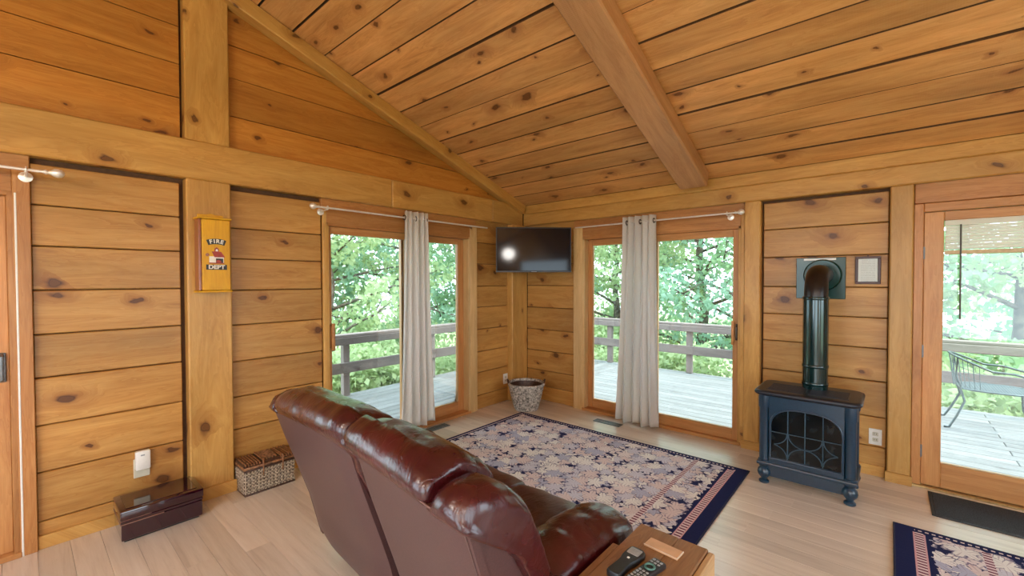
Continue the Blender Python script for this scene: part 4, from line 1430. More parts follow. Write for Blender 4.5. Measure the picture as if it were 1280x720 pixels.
# panel: outer outline is the rectangle of the front, walked with the same point count
outp = []
x0_, x1_, z0_, z1_ = SX0 + 0.064, SX1 - 0.064, 0.166, ST - 0.04
for i, (px, pz) in enumerate(inn):
    if i == 0:
        outp.append((x0_, z0_))
    elif i == 1:
        outp.append((x1_, z0_))
    else:
        a = math.pi * (i - 2) / 20
        ca, sa = math.cos(a), math.sin(a)
        mxx = max(abs(ca), abs(sa))
        outp.append(((x0_ + x1_) / 2 + (x1_ - x0_) / 2 * max(-1, min(1, ca / mxx)), GZS + (z1_ - GZS) * min(1, sa / mxx)))
mk('front_panel', ring_prism(inn, outp, FY, FY + 0.02), 'stove', st)
mk('arch_moulding', MB().tube([(p[0], FY - 0.001, p[1]) for p in arch(GX0 - 0.006, GX1 + 0.006, GZ0 - 0.006, GZS, GZT + 0.006)], 0.007, 8, True), 'stove', st, 60)
gl_ = mk('fire_glass', MB().prism(arch(GX0 - 0.004, GX1 + 0.004, GZ0 - 0.004, GZS, GZT + 0.004), FY + 0.0145, FY + 0.019, 'xz'), 'stove_glass', st)
mb = MB()
GW = GX1 - GX0
gy = FY + 0.008


def archz(x_):
    q = abs((x_ - (GX0 + GX1) / 2) / (GW / 2)) ** (1 / 0.7)
    return GZS + (GZT - GZS) * max(0.0, 1 - q * q) ** (0.5 * 0.85)


for f in (0.25, 0.5, 0.75):
    xx = GX0 + GW * f
    mb.tube([(xx, gy, GZ0), (xx, gy, archz(xx))], 0.0035, 6)
mb.tube([(GX0, gy, 0.395), (GX1, gy, 0.395)], 0.0035, 6)
rr_ = GW * 0.125 * 1.2
zc1 = 0.305
for f in (0.25, 0.75):
    xx = GX0 + GW * f
    for (sx_, sz_) in ((1, 1), (1, -1), (-1, 1), (-1, -1)):
        # concave quarter arcs make a four-pointed star
        ccx, ccz = xx + sx_ * GW * 0.25, zc1 + sz_ * 0.085
        pts = []
        for k in range(9):
            a = (math.pi / 2) * k / 8
            pts.append((ccx - sx_ * GW * 0.24 * math.cos(a), gy, ccz - sz_ * 0.085 * math.sin(a)))
        pts = [p for p in pts if GX0 < p[0] < GX1 and GZ0 < p[2] < 0.40]
        if len(pts) > 1:
            mb.tube(pts, 0.0035, 6)
mk('grille', mb, 'stove_grate', st, 60)

# flue pipe
fp = thing('flue_pipe', (3.125, -0.36, ST), 'dark green stovepipe rising from the stove into a square wall plate', 'stovepipe')
PX, PY = 3.127, -0.37
mk('pipe', MB().lathe([(0.080, ST + 0.001), (0.080, 1.385)], (PX, PY, 0), 32), 'pipe', fp, 40)
for zz, nm in ((ST + 0.04, 'collar'), (ST + 0.17, 'band'), (1.372, 'band')):
    mk(nm, MB().lathe([(0.0805, zz - 0.012), (0.084, zz - 0.008), (0.084, zz + 0.008), (0.0805, zz + 0.012)], (PX, PY, 0), 32, cap=False), 'pipe', fp, 60)
el = []
for k in range(13):
    a = (math.pi / 2) * k / 12
    el.append((PX, PY + 0.165 - 0.165 * math.cos(a), 1.385 + 0.165 * math.sin(a)))
el = [(PX, PY, 1.36)] + el + [(PX, 0.02, 1.55)]
mk('elbow', MB().tube(el, 0.074, 24), 'pipe_dark', fp, 50)
mk('wall_plate', MB().box(2.948, 3.277, 0.030, 0.045, 1.354, 1.688, 0.003), 'plate_green', fp)
mk('collar_ring', MB().lathe([(0.076, 0.0), (0.118, -0.002), (0.128, 0.010), (0.130, 0.031)], (PX, 0.0, 1.545), 32, 'y', cap=False), 'plate_green', fp, 40)
mk('label_strip', MB().box(3.0, 3.215, 0.0285, 0.0305, 1.666, 1.682), 'white', fp)

# ------------------------------------------------------------------ rugs, mat, vents
def rug(label, x0, x1, y0, y1, end):
    cx_, cy_ = (x0 + x1) / 2, (y0 + y1) / 2
    m_ = rugmat('leaf_rug_weave', (x1 - x0) / 2, (y1 - y0) / 2, end)
    ob = mk('area_rug', MB().box(x0, x1, y0, y1, 0.0005, 0.010, 0.003), m_, None, None, (cx_, cy_, 0))
    tag(ob, label, 'rug', None)
    eb = MB()
    for (a, b, c_, d_) in ((x0 - .006, x1 + .006, y0 - .006, y0 + .004), (x0 - .006, x1 + .006, y1 - .004, y1 + .006), (x0 - .006, x0 + .004, y0, y1), (x1 - .004, x1 + .006, y0, y1)):
        eb.box(a, b, c_, d_, 0.0005, 0.011, 0.002)
    mk('binding', eb, 'navy', ob)
    return ob


M['navy'] = simple('navy_binding', (0.012, 0.014, 0.05), 0.9, nscale=150, var=0.3)
rug('large navy rug with pale maple leaves in front of the sofa', 0.405, 2.722, -2.16, -0.515, 1.0)
rug('navy bordered leaf rug before the charcoal door mat', 3.575, 5.35, -1.90, -0.725, -1.0)
dm = tag(mk('door_mat', MB().box(3.775, 4.62, -0.43, -0.045, 0.0005, 0.009, 0.003), 'mat_grey'), 'charcoal ribbed mat at the foot of the glass door', 'door mat')
mk('rubber_border', MB().box(3.758, 3.776, -0.446, -0.03, 0.0005, 0.007, 0.002).box(4.62, 4.637, -0.446, -0.03, 0.0005, 0.007, 0.002).box(3.758, 4.637, -0.447, -0.43, 0.0005, 0.007, 0.002).box(3.758, 4.637, -0.045, -0.03, 0.0005, 0.007, 0.002), 'mat_edge', dm)


def vent(label, x0, x1, y0, y1):
    root = thing('floor_vent', ((x0 + x1) / 2, (y0 + y1) / 2, 0), label, 'vent')
    mk('frame', MB().box(x0, x1, y0, y0 + .012, 0, .005).box(x0, x1, y1 - .012, y1, 0, .005).box(x0, x0 + .012, y0, y1, 0, .005).box(x1 - .012, x1, y0, y1, 0, .005), 'vent', root)
    mb = MB()
    L = max(x1 - x0, y1 - y0)
    n = int(L / 0.012)
    for k in range(1, n):
        if x1 - x0 > y1 - y0:
            q = x0 + (x1 - x0) * k / n
            mb.box(q - .002, q + .002, y0 + .01, y1 - .01, 0.0003, .004)
        else:
            q = y0 + (y1 - y0) * k / n
            mb.box(x0 + .01, x1 - .01, q - .002, q + .002, 0.0003, .004)
    mk('louvres', mb, 'vent', root)


vent('slim metal floor vent before the gable wall sliding door', 0.02, 0.115, -1.62, -1.33)
vent('slim metal floor vent before the sliding door beside the television', 1.16, 1.46, -0.235, -0.14)

# ------------------------------------------------------------------ baskets and chest
bk = thing('round_basket', (0.34, -0.36, 0), 'whitewashed woven basket with dark handles standing in the corner', 'basket')
BX, BY, BH = 0.34, -0.36, 0.31


def brad(h):
    f = h / BH
    return 0.120 + 0.085 * (f ** 0.75)


def sq(a, r, h):
    k = (abs(math.cos(a)) ** 4 + abs(math.sin(a)) ** 4) ** (-0.25)
    k = 1 + (k - 1) * 0.55 * (1 - h / BH * 0.5)
    return r * k


rows_ = 21
mb = MB()
for i in range(rows_):
    h_ = 0.008 + (BH - 0.03) * i / (rows_ - 1)
    pts = []
    for k in range(72):
        a = 2 * math.pi * k / 72
        r_ = sq(a + R(-42), brad(h_), h_) + 0.005 * math.cos(18 * a + math.pi * (i % 2))
        pts.append((BX + r_ * math.cos(a), BY + r_ * math.sin(a), h_ + 0.002 * math.sin(9 * a + i)))
    mb.tube(pts, 0.0078, 5, True)
mk('weave', mb, 'wicker_grey', bk, 180)
for k in range(36):
    a = 2 * math.pi * k / 36
    pts = []
    for h_ in (0.0, 0.08, 0.16, 0.24, BH - 0.01):
        r_ = sq(a + R(-42), brad(h_), h_)
        pts.append((BX + r_ * math.cos(a), BY + r_ * math.sin(a), h_ + 0.004))
    if k == 0:
        mbs = MB()
    mbs.tube(pts, 0.006, 5)
mk('stakes', mbs, 'wicker_grey', bk, 180)
rim = []
for k in range(64):
    a = 2 * math.pi * k / 64
    r_ = sq(a + R(-42), brad(BH), BH)
    rim.append((BX + r_ * math.cos(a), BY + r_ * math.sin(a), BH - 0.008))
mk('rim', MB().tube(rim, 0.014, 8, True), 'wicker_grey', bk, 180)
mk('liner', MB().lathe([(0.105, 0.006), (0.112, 0.01), (0.186, BH - 0.02)], (BX, BY, 0), 32, cap=True) if False else MB().lathe([(0.01, 0.008), (0.110, 0.008), (0.188, BH - 0.02)], (BX, BY, 0), 32, cap=False), 'wicker_dark', bk, 60)
for s in (1, -1):
    # handles on the two sides seen left and right of the rim
    dv = Vector((math.cos(yaw), math.sin(yaw), 0)) * s
    dp = Vector((-dv.y, dv.x, 0))
    c_ = Vector((BX, BY, BH)) + dv * 0.200
    pts = [c_ + dp * 0.045 + Vector((0, 0, -0.03)), c_ + dp * 0.042 + dv * 0.012 + Vector((0, 0, 0.018)), c_ + dv * 0.018 + Vector((0, 0, 0.034)), c_ - dp * 0.042 + dv * 0.012 + Vector((0, 0, 0.018)), c_ - dp * 0.045 + Vector((0, 0, -0.03))]
    mk('handle', MB().tube(pts, 0.010, 8), 'wicker_dark', bk, 180)

# picnic basket: brown frame, pale woven sides
pb = thing('wicker_hamper', (0.05, -3.10, 0), 'brown wicker picnic basket with a lid beside the wide post', 'basket')
HX0, HX1, HY0, HY1, HH = -0.028, 0.165, -3.245, -2.915, 0.175
mk('body', MB().box(HX0 + 0.008, HX1 - 0.008, HY0 + 0.008, HY1 - 0.008, 0.004, HH, 0.004), 'wicker_dark', pb)
# woven strands: rows going in and out round upright stakes on the front and two sides
path = []
per = [((HX0, HY0), (HX1, HY0)), ((HX1, HY0), (HX1, HY1)), ((HX1, HY1), (HX0, HY1)), ((HX0, HY1), (HX0, HY0))]
mbw, mbs = MB(), MB()
nrow = 13
for i in range(nrow):
    zz = 0.018 + (HH - 0.03) * i / (nrow - 1)
    pts = []
    for (a, b) in per:
        L = math.hypot(b[0] - a[0], b[1] - a[1])
        n = int(round(L / 0.011))
        nx, ny = (b[1] - a[1]) / L, -(b[0] - a[0]) / L
        for k in range(n):
            f = k / n
            o = 0.0035 * math.cos(math.pi * k + math.pi * (i % 2))
            pts.append((a[0] + (b[0] - a[0]) * f + nx * o, a[1] + (b[1] - a[1]) * f + ny * o, zz))
    mbw.tube(pts, 0.0050, 5, True)
mk('weave', mbw, 'wicker_pale', pb, 180)
for (a, b) in per:
    L = math.hypot(b[0] - a[0], b[1] - a[1])
    n = int(round(L / 0.022))
    for k in range(n):
        f = (k + 0.5) / n
        mbs.tube([(a[0] + (b[0] - a[0]) * f, a[1] + (b[1] - a[1]) * f, 0.01), (a[0] + (b[0] - a[0]) * f, a[1] + (b[1] - a[1]) * f, HH)], 0.0042, 5)
mk('stakes', mbs, 'wicker_dark', pb, 180)
for zz in (0.006, HH - 0.002):
    mk('border', MB().tube([(HX0, HY0, zz), (HX1, HY0, zz), (HX1, HY1, zz), (HX0, HY1, zz)], 0.009, 8, True), 'wicker_dark', pb, 60)
LZ = HH + 0.012
lid = mk('lid', MB().box(HX0 - 0.006, HX1 + 0.006, HY0 - 0.006, HY1 + 0.006, LZ, LZ + 0.034, 0.010, 2), 'wicker_dark', pb)
mk('lid_border', MB().tube([(HX0 - .007, HY0 - .007, LZ + .006), (HX1 + .007, HY0 - .007, LZ + .006), (HX1 + .007, HY1 + .007, LZ + .006), (HX0 - .007, HY1 + .007, LZ + .006)], 0.010, 8, True), 'wicker_mid', lid, 60)
mbr = MB()
n = 19
for k in range(n):
    q = HY0 + 0.004 + (HY1 - HY0 - 0.008) * k / (n - 1)
    if abs(q - (HY0 + HY1) / 2) < 0.055:
        continue
    mk('lid_rib', MB().tube([(HX0, q, LZ + 0.036), (HX1, q, LZ + 0.036), (HX1 + 0.010, q, LZ + 0.024)], 0.0048, 6), 'wicker_mid', lid, 60)
mbh = MB()
for k in range(5):
    q = (HY0 + HY1) / 2 + (k - 2) * 0.020
    mbh.tube([(HX0 + 0.01, q, LZ + 0.037), (HX1 - 0.01, q, LZ + 0.037)], 0.0055, 6)
for k in range(8):
    q = HX0 + 0.02 + k * 0.021
    mbh.tube([(q, (HY0 + HY1) / 2 - 0.05, LZ + 0.042), (q, (HY0 + HY1) / 2 + 0.05, LZ + 0.042)], 0.005, 6)
mk('lid_plait', mbh, 'wicker_mid', lid, 60)
for q in (HY0 + 0.115, HY1 - 0.085):
    mk('strap', MB().tube([(HX0 + 0.02, q, LZ + 0.046), (HX1 + 0.008, q, LZ + 0.042), (HX1 + 0.018, q, LZ + 0.01), (HX1 + 0.014, q, HH - 0.03), (HX1 + 0.010, q, HH - 0.055)], 0.0052, 6), 'wicker_mid', pb, 60)

# burgundy lacquer chest
lc = thing('lacquer_chest', (0.12, -3.70, 0), 'glossy burgundy lacquer chest on the floor against the plank wall', 'chest')
CX0, CX1, CY0, CY1 = -0.035, 0.245, -3.905, -3.505
mk('foot', MB().box(CX0 + 0.02, CX1 - 0.025, CY0 + 0.02, CY1 - 0.02, 0.0, 0.018), 'slot', lc)
mk('body', MB().box(CX0 + 0.008, CX1 - 0.004, CY0 + 0.006, CY1 - 0.006, 0.014, 0.112, 0.004), 'lacquer', lc)
mk('band', MB().box(CX0 + 0.004, CX1 - 0.001, CY0 + 0.003, CY1 - 0.003, 0.1125, 0.132, 0.004), 'lacquer', lc)
mk('bead', MB().box(CX0 + 0.006, CX1 + 0.0015, CY0 + 0.001, CY0 + 0.20, 0.1095, 0.1125), 'lacquer_line', lc)
mk('bead', MB().box(CX0 + 0.006, CX1 + 0.0015, CY0 + 0.001, CY0 + 0.14, 0.1320, 0.1345), 'lacquer_line', lc)
mk('lid', MB().box(CX0, CX1 + 0.004, CY0, CY1, 0.1325, 0.188, 0.008, 2), 'lacquer', lc, 40)
mk('lid_panel', MB().box(CX0 + 0.03, CX1 - 0.026, CY0 + 0.03, CY1 - 0.03, 0.187, 0.192, 0.003), 'lacquer', lc)

# ------------------------------------------------------------------ sofa
sf = thing('loveseat', (1.92, -3.0, 0), 'burgundy leather reclining loveseat with puffed back cushions seen from behind', 'sofa')


def resample(P_, n, closed=True):
    P_ = [Vector((p[0], p[1])) for p in P_]
    m = len(P_)
    out = []
    # catmull-rom
    dense = []
    rng_ = range(m) if closed else range(m - 1)
    for i in rng_:
        p0, p1, p2, p3 = P_[(i - 1) % m], P_[i], P_[(i + 1) % m], P_[(i + 2) % m]
        if not closed:
            p0 = P_[max(0, i - 1)]
            p3 = P_[min(m - 1, i + 2)]
        for k in range(10):
            t_ = k / 10
            dense.append(0.5 * ((2 * p1) + (p2 - p0) * t_ + (2 * p0 - 5 * p1 + 4 * p2 - p3) * t_ ** 2 + (3 * p1 - p0 - 3 * p2 + p3) * t_ ** 3))
    if not closed:
        dense.append(P_[-1])
    L = [0]
    q = dense + ([dense[0]] if closed else [])
    for a, b in zip(q[:-1], q[1:]):
        L.append(L[-1] + (b - a).length)
    for k in range(n):
        d_ = L[-1] * k / (n if closed else n - 1)
        i = 0
        while i < len(L) - 2 and L[i + 1] < d_:
            i += 1
        f = (d_ - L[i]) / max(1e-9, L[i + 1] - L[i])
        out.append(q[i].lerp(q[i + 1], f))
    return out


def pillow(name, sec, x0, x1, mat, parent, ns=44, nt=72, pw=5.0, kmin=0.80, wr=0.010, wf=9.0, seed=0.0, pin=None, gath=0.3, dz=None):
    """stuffed cushion: cross-section sec (y,z) swept along x with rounded, gathered ends"""
    S = resample(sec, nt)
    cen = sum(S, Vector((0, 0))) / nt
    V, F = [], []
    for i in range(ns + 1):
        s = i / ns
        s = 0.5 - 0.5 * math.cos(math.pi * s)       # finer towards both ends
        e = abs(2 * s - 1)
        k = kmin + (1 - kmin) * max(0.0, 1 - e ** pw) ** (1 / 2.2)
        x = x0 + (x1 - x0) * s
        for j, p in enumerate(S):
            d_ = p - cen
            ga = math.exp(-(1 - e) * 0.5 * (x1 - x0) / 0.06)
            q = noise.noise(Vector((j / nt * wf * 3, x * 4.0, seed)))
            q2 = noise.noise(Vector((p.x * 9, x * 14.0, p.y * 9 + seed)))
            # sharp creases that run out from the seams
            q3 = 1 - abs(noise.noise(Vector((j / nt * wf * 5, x * 5.0, seed + 20)))) * 3.2
            q3 = max(0.0, q3) * (0.35 + 0.65 * ga)
            r_ = k + (ga * gath * q * 0.22) + (wr * q2 - wr * 0.55 * q3) / max(0.05, d_.length)
            w_ = 1.0 if pin is None else pin(p)
            r_ = 1 + (r_ - 1) * w_
            zz = cen.y + d_.y * r_
            if dz is not None:
                zz += dz(x) * max(0.0, min(1.0, (p.y - 0.5) / 0.36)) * (1.0 if p.x < -3.42 else 0.4)
            V.append((x, cen.x + d_.x * r_, zz))
    for i in range(ns):
        for j in range(nt):
            l = (j + 1) % nt
            F.append((i * nt + j, i * nt + l, (i + 1) * nt + l, (i + 1) * nt + j))
    for i, xx in ((0, x0 - 0.010), (ns, x1 + 0.010)):
        c_ = len(V)
        V.append((xx, cen.x, cen.y))
        for j in range(nt):
            l = (j + 1) % nt
            F.append((i * nt + j, i * nt + l, c_))
    return mk(name, MB().add(V, F), mat, parent, 180)


LX0, LXM0, LXM1, LX1 = 1.18, 2.018, 2.092, 2.738
# outer back shells (vinyl); the upper edge rises towards the middle of the sofa
backp = [(-3.485, 0.866), (-3.435, 0.71), (-3.375, 0.545), (-3.31, 0.36), (-3.267, 0.187), (-3.222, 0.085)]


def lip(x):
    if x < (LXM0 + LXM1) / 2:
        return 0.048 * max(0, (x - LX0) / (LXM0 - LX0)) ** 0.8
    return 0.048 * max(0, (LX1 - x) / (LX1 - LXM1)) ** 0.8


def shell(x0, x1, name):
    Pn = resample([(p[0], p[1]) for p in backp], 24, False)
    V, F = [], []
    xs = [x0 + (x1 - x0) * k / 14 for k in range(15)]
    for th_ in (0, 1):
        for p in Pn:
            for x in xs:
                e = abs(2 * (x - x0) / (x1 - x0) - 1)
                dy = 0.03 * e ** 6 + (0.025 if th_ else 0)
                V.append((x, p.x + dy, p.y + lip(x) * max(0, (p.y - 0.4) / 0.466)))
    nx = len(xs)
    S = len(Pn) * nx
    for i in range(len(Pn) - 1):
        for j in range(nx - 1):
            a = i * nx + j
            F.append((a, a + 1, a + nx + 1, a + nx))
            F.append((a + S, a + S + nx, a + S + nx + 1, a + S + 1))
        for j in (0, nx - 1):
            a = i * nx + j
            F.append((a, a + nx, a + nx + S, a + S))
    for j in range(nx - 1):
        for i in (0, len(Pn) - 1):
            a = i * nx + j
            F.append((a, a + 1, a + 1 + S, a + S))
    sh = mk(name, MB().add(V, F), 'vinyl', sf, 40)
    top = [(x, Pn[0].x + 0.03 * abs(2 * (x - x0) / (x1 - x0) - 1) ** 6 - 0.002, Pn[0].y + lip(x) + 0.003) for x in xs]
    mk('piping', MB().tube(top, 0.0032, 6), 'piping', sh, 180)
    return sh


shell(LX0, LXM0, 'back_panel')
shell(LXM1, LX1, 'back_panel')
mk('frame', MB().box(LX0 + 0.06, LX1 - 0.04, -3.18, -2.54, 0.06, 0.28, 0.02), 'black_cloth', sf)
mk('gap_cloth', MB().prism([(-3.36, 0.80), (-3.16, 0.12), (-3.0, 0.12), (-3.1, 0.80), (-3.25, 0.88)], LXM0 - 0.01, LXM1 + 0.01), 'black_cloth', sf)

csec = [(-3.488, 0.862), (-3.505, 0.905), (-3.465, 0.958), (-3.385, 0.985), (-3.300, 0.968), (-3.228, 0.905), (-3.175, 0.81), (-3.115, 0.66), (-3.065, 0.53), (-3.03, 0.44), (-3.07, 0.37), (-3.20, 0.37), (-3.30, 0.50), (-3.37, 0.66), (-3.43, 0.79)]
bsec = [(-3.480, 0.858), (-3.492, 0.898), (-3.450, 0.938), (-3.380, 0.952), (-3.305, 0.928), (-3.238, 0.868), (-3.180, 0.77), (-3.125, 0.64), (-3.070, 0.51), (-3.035, 0.43), (-3.08, 0.38), (-3.16, 0.46), (-3.215, 0.58), (-3.275, 0.69), (-3.355, 0.78), (-3.43, 0.828)]


def pinback(p):
    return 0.35 if (p.x < -3.36 and p.y < 0.88) else 1.0


pillow('back_cushion', csec, 1.300, 2.045, 'leather', sf, kmin=0.86, seed=1.3, pin=pinback, dz=lip, pw=7, wr=0.007)
pillow('back_cushion', csec, 2.068, 2.592, 'leather', sf, kmin=0.84, seed=4.1, pin=pinback, dz=lip, wr=0.007)
pillow('side_bolster', bsec, 1.172, 1.318, 'leather', sf, ns=24, kmin=0.62, pw=3.0, seed=7.7, pin=pinback)
pillow('side_bolster', bsec, 2.575, 2.762, 'leather', sf, ns=28, kmin=0.62, pw=3.2, seed=9.2, pin=pinback)
# side panels closing the back at its ends
sp_ = [(-3.455, 0.845), (-3.40, 0.68), (-3.29, 0.36), (-3.23, 0.12), (-3.02, 0.12), (-3.06, 0.46), (-3.16, 0.72), (-3.28, 0.85)]
mk('side_panel', MB().prism(sp_, 2.695, 2.730), 'vinyl', sf)
mk('side_panel', MB().prism(sp_, 1.188, 1.22), 'vinyl', sf)

# seats and foot-rest fronts
ssec = [(-3.10, 0.32), (-3.12, 0.41), (-3.0, 0.448), (-2.85, 0.455), (-2.68, 0.455), (-2.55, 0.448), (-2.47, 0.420), (-2.445, 0.37), (-2.48, 0.315), (-2.7, 0.29), (-2.95, 0.29)]
fsec = [(-2.60, 0.06), (-2.57, 0.27), (-2.53, 0.320), (-2.46, 0.342), (-2.415, 0.315), (-2.400, 0.20), (-2.42, 0.08), (-2.50, 0.05)]
for (a, b, sd_) in ((1.435, 2.050, 2.0), (2.062, 2.510, 5.0)):
    pillow('seat_cushion', ssec, a, b, 'leather_seat', sf, kmin=0.88, pw=7, seed=sd_, wr=0.007)
    pillow('footrest', fsec, a + 0.01, b - 0.01, 'leather_seat', sf, kmin=0.9, pw=8, seed=sd_ + 1, wr=0.005)


# arms: padded roll over an upright side
def arm(x0, x1, seed):
    sec = [(x0 + 0.01, 0.08), (x0 + 0.005, 0.35), (x0 - 0.010, 0.46), (x0 - 0.004, 0.525), (x0 + 0.05, 0.565), ((x0 + x1) / 2, 0.578), (x1 - 0.05, 0.565), (x1 + 0.004, 0.525), (x1 + 0.010, 0.46), (x1 - 0.005, 0.35), (x1 - 0.01, 0.08)]
    nt = 64
    S = resample(sec, nt)
    cen = Vector(((x0 + x1) / 2, 0.37))
    ya, yb = -3.14, -2.565
    V, F = [], []
    ns = 56
    for i in range(ns + 1):
        u = i / ns
        u = 0.5 - 0.5 * math.cos(math.pi * u)
        e = abs(2 * u - 1)
        k = 0.72 + 0.28 * max(0, 1 - e ** 4.5) ** 0.45
        y_ = ya + (yb - ya) * u
        for j, p in enumerate(S):
            d_ = p - cen
            topw = max(0.0, min(1.0, (p.y - 0.30) / 0.2))
            kk = 1 + (k - 1) * (0.25 + 0.75 * topw)
            q = noise.noise(Vector((j * 0.12, y_ * 14, seed))) * 0.014 * topw
            cr = max(0.0, 1 - abs(noise.noise(Vector((p.x * 5 + y_ * 4, y_ * 17, seed + 4)))) * 3.5)
            q -= cr * 0.014 * topw
            crown = 0.018 * math.sin(math.pi * u) * topw
            V.append((cen.x + d_.x * kk * (1 + q), y_, cen.y + d_.y * kk * (1 + q * 2) + crown))
    for i in range(ns):
        for j in range(nt):
            l = (j + 1) % nt
            F.append((i * nt + j, i * nt + l, (i + 1) * nt + l, (i + 1) * nt + j))
    for i, yy in ((0, ya - 0.012), (ns, yb + 0.015)):
        c_ = len(V)
        V.append((cen.x, yy, cen.y))
        for j in range(nt):
            F.append((i * nt + j, i * nt + (j + 1) % nt, c_))
    return mk('arm', MB().add(V, F), 'leather', sf, 180)


arm(2.505, 2.742, 3.0)
arm(1.180, 1.430, 8.0)
for cx_ in (1.26, 2.66):
    for cy_ in (-3.08, -2.62):
        mk('foot', MB().lathe([(0.022, 0.0), (0.026, 0.005), (0.022, 0.06), (0.03, 0.10)], (cx_, cy_, 0), 12), 'black_plastic', sf, 40)
sf.rotation_euler = (0, 0, -0.0628)

# ------------------------------------------------------------------ side table with remotes
TZ = 0.55
tb = thing('side_table', (2.94, -2.97, 0), 'brown wooden crate side table beside the sofa arm', 'side table')
TX0, TX1, TY0, TY1 = 2.806, 3.066, -3.28, -2.660
board('side_board', TX0, TX0 + 0.022, TY0, TY1, 0.0, TZ - 0.032, 'crate_wood', tb, 'y', 0.004)
board('side_board', TX1 - 0.005, TX1 + 0.017, TY0, TY1 - 0.004, 0.30, TZ - 0.006, 'crate_pale', tb, 'y', 0.004)
board('side_board', TX1 - 0.005, TX1 + 0.017, TY0, TY1 - 0.004, 0.0, 0.296, 'crate_pale', tb, 'y', 0.004)
board('end_board', TX0 + 0.023, TX1 - 0.006, TY1 - 0.022, TY1 - 0.004, 0.0, TZ - 0.027, 'crate_wood', tb, 'x', 0.004)
board('end_board', TX0 + 0.023, TX1 - 0.006, TY0 + 0.004, TY0 + 0.022, 0.0, TZ - 0.027, 'crate_wood', tb, 'x', 0.004)
board('top_board', TX0, 2.955, TY0, TY1, TZ - 0.025, TZ, 'crate_wood', tb, 'y', 0.004)
board('top_board', 2.9555, TX1 - 0.006, TY0, TY1, TZ - 0.025, TZ - 0.0004, 'crate_wood', tb, 'y', 0.004)
board('cleat', TX0 - 0.030, TX0 - 0.001, TY0, -2.835, TZ - 0.06, TZ - 0.008, 'crate_wood', tb, 'y', 0.004)


def local_boxes(name, c, rot, parts, parent, mat, bev=0.003, seg=2, sm=40):
    mb = MB()
    for (a, b, c_, d_, e, f) in parts:
        mb.box(a, b, c_, d_, e, f, bev, seg)
    m_ = Matrix.Rotation(rot, 3, 'Z')
    mb.v = [tuple(Vector(c) + m_ @ Vector(p)) for p in mb.v]
    return mk(name, mb, mat, parent, sm)


# remote with a grey display
r1 = thing('remote_control', (2.880, -2.94, TZ), 'black hand-held remote with a grey display on the side table', 'remote')
c1, a1 = (2.880, -2.94, TZ), R(-4)
V, F = [], []
prof = [(-0.085, 0.020), (-0.075, 0.025), (-0.03, 0.023), (0.0, 0.0235), (0.025, 0.029), (0.06, 0.031), (0.078, 0.029), (0.088, 0.020)]
m_ = Matrix.Rotation(a1, 3, 'Z')
hs_ = [(0.0, 0.90), (0.004, 1.0), (0.017, 1.0), (0.022, 0.86)]
outl = [(-w_, l_) for l_, w_ in prof] + [(w_, l_) for l_, w_ in reversed(prof)]
outl = [tuple(p) for p in resample(outl, 40)]
for (hz, k) in hs_:
    for (ox, oy) in outl:
        V.append(Vector(c1) + m_ @ Vector((ox * k, oy * (0.97 if k < 1 else 1), hz)))
n = len(outl)
for i in range(len(hs_) - 1):
    for j in range(n):
        F.append((i * n + j, i * n + (j + 1) % n, (i + 1) * n + (j + 1) % n, (i + 1) * n + j))
F.append(tuple(range(n - 1, -1, -1)))
F.append(tuple(range((len(hs_) - 1) * n, len(hs_) * n)))
mk('case', MB().add(V, F), 'black_plastic', r1, 50)
local_boxes('display', c1, a1, [(-0.021, 0.021, 0.040, 0.077, 0.0205, 0.0232)], r1, 'grey_plastic')
local_boxes('button', c1, a1, [(-0.004, 0.004, 0.012, 0.020, 0.0205, 0.0238)], r1, 'white', 0.001)
# long remote with a ring and many keys
r2_ = thing('remote_control', (2.945, -2.95, TZ), 'slim black remote with a round key ring beside the display remote', 'remote')
c2, a2 = (2.947, -2.955, TZ), R(-12)
local_boxes('case', c2, a2, [(-0.024, 0.024, -0.095, 0.095, 0.0, 0.020)], r2_, 'black_plastic', 0.006, 3)
keys = []
for j in range(7):
    for i in range(3):
        keys.append((-0.018 + i * 0.0135, -0.018 + i * 0.0135 + 0.009, -0.085 + j * 0.014, -0.085 + j * 0.014 + 0.008, 0.019, 0.0222))
for i in range(3):
    keys.append((-0.018 + i * 0.0135, -0.018 + i * 0.0135 + 0.009, 0.062, 0.069, 0.019, 0.0222))
    keys.append((-0.018 + i * 0.0135, -0.018 + i * 0.0135 + 0.009, 0.076, 0.084, 0.019, 0.0222))
local_boxes('keys', c2, a2, keys, r2_, 'grey_plastic', 0.001, 1)
rc = Vector(c2) + Matrix.Rotation(a2, 3, 'Z') @ Vector((0, 0.036, 0.0205))
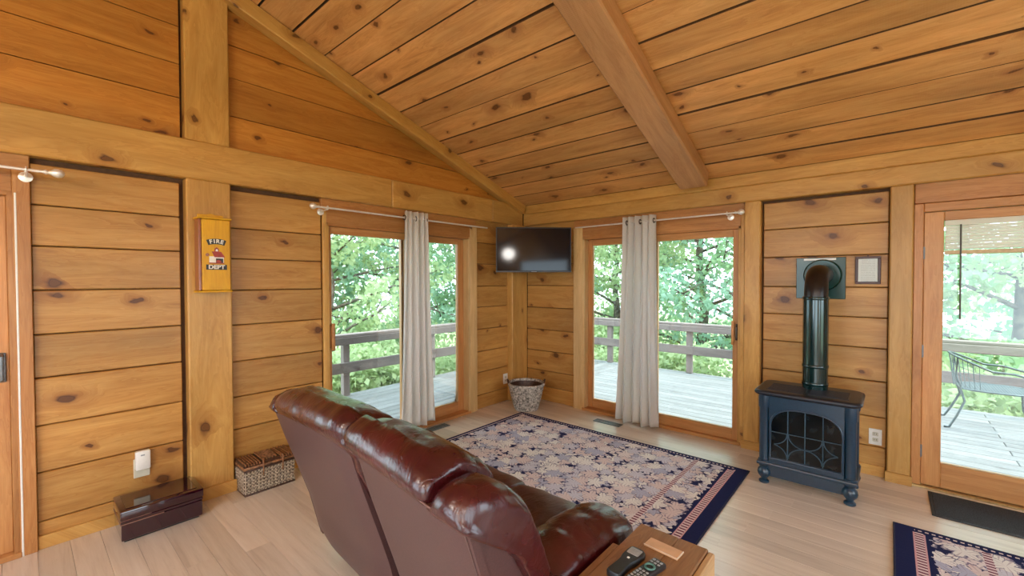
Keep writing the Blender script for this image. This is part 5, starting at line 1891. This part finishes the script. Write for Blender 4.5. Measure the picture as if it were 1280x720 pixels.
mk('key_ring', MB().tube([(rc.x + 0.015 * math.cos(q), rc.y + 0.015 * math.sin(q), rc.z) for q in [2 * math.pi * k / 20 for k in range(20)]], 0.004, 6, True), 'green_ring', r2_, 60)
# tan card
cardm = MB().box(-0.062, 0.062, -0.028, 0.028, 0.0005, 0.006, 0.001)
m_ = Matrix.Rotation(R(-4), 3, 'Z')
cardm.v = [tuple(Vector((2.940, -2.768, TZ)) + m_ @ Vector(p)) for p in cardm.v]
cd_ = tag(mk('card_packet', cardm, 'tan_paper', None, None, (2.940, -2.768, TZ)), 'tan folded card lying on the side table', 'card')
cm = MB().box(-0.062, 0.062, -0.0275, -0.0255, 0.006, 0.0066).box(0.0590, 0.0615, -0.0275, 0.0275, 0.006, 0.0066)
cm.v = [tuple(Vector((2.940, -2.768, TZ)) + m_ @ Vector(p)) for p in cm.v]
mk('card_edge', cm, 'white', cd_)

# ------------------------------------------------------------------ unseen fill lamps added behind the camera to brighten the room
for (lx_, ly_) in ((2.2, -5.8), (3.95, -6.1), (5.7, -5.4)):
    lt_ = zc(ly_)
    lz_ = 2.42
    lp = thing('fill_lamp', (lx_, ly_, lz_), 'added round fill lamp, out of view, hung from the sloping board ceiling', 'lamp', 'added fill lamps')
    mk('canopy', MB().lathe([(0.06, lt_ + 0.005), (0.06, lt_ - 0.03), (0.01, lt_ - 0.045)], (lx_, ly_, 0), 20), 'bronze', lp, 40)
    mk('cord', MB().tube([(lx_, ly_, lt_ - 0.03), (lx_, ly_, lz_ + 0.02)], 0.006, 8), 'bronze', lp, 60)
    mk('cap', MB().lathe([(0.02, lz_ + 0.02), (0.05, lz_), (0.06, lz_ - 0.03)], (lx_, ly_, 0), 20), 'bronze', lp, 40)
    mk('globe', MB().lathe([(0.055, lz_ - 0.031), (0.12, lz_ - 0.06), (0.165, lz_ - 0.13), (0.17, lz_ - 0.18), (0.15, lz_ - 0.25), (0.09, lz_ - 0.31), (0.02, lz_ - 0.33)], (lx_, ly_, 0), 24), 'lamp', lp, 60)
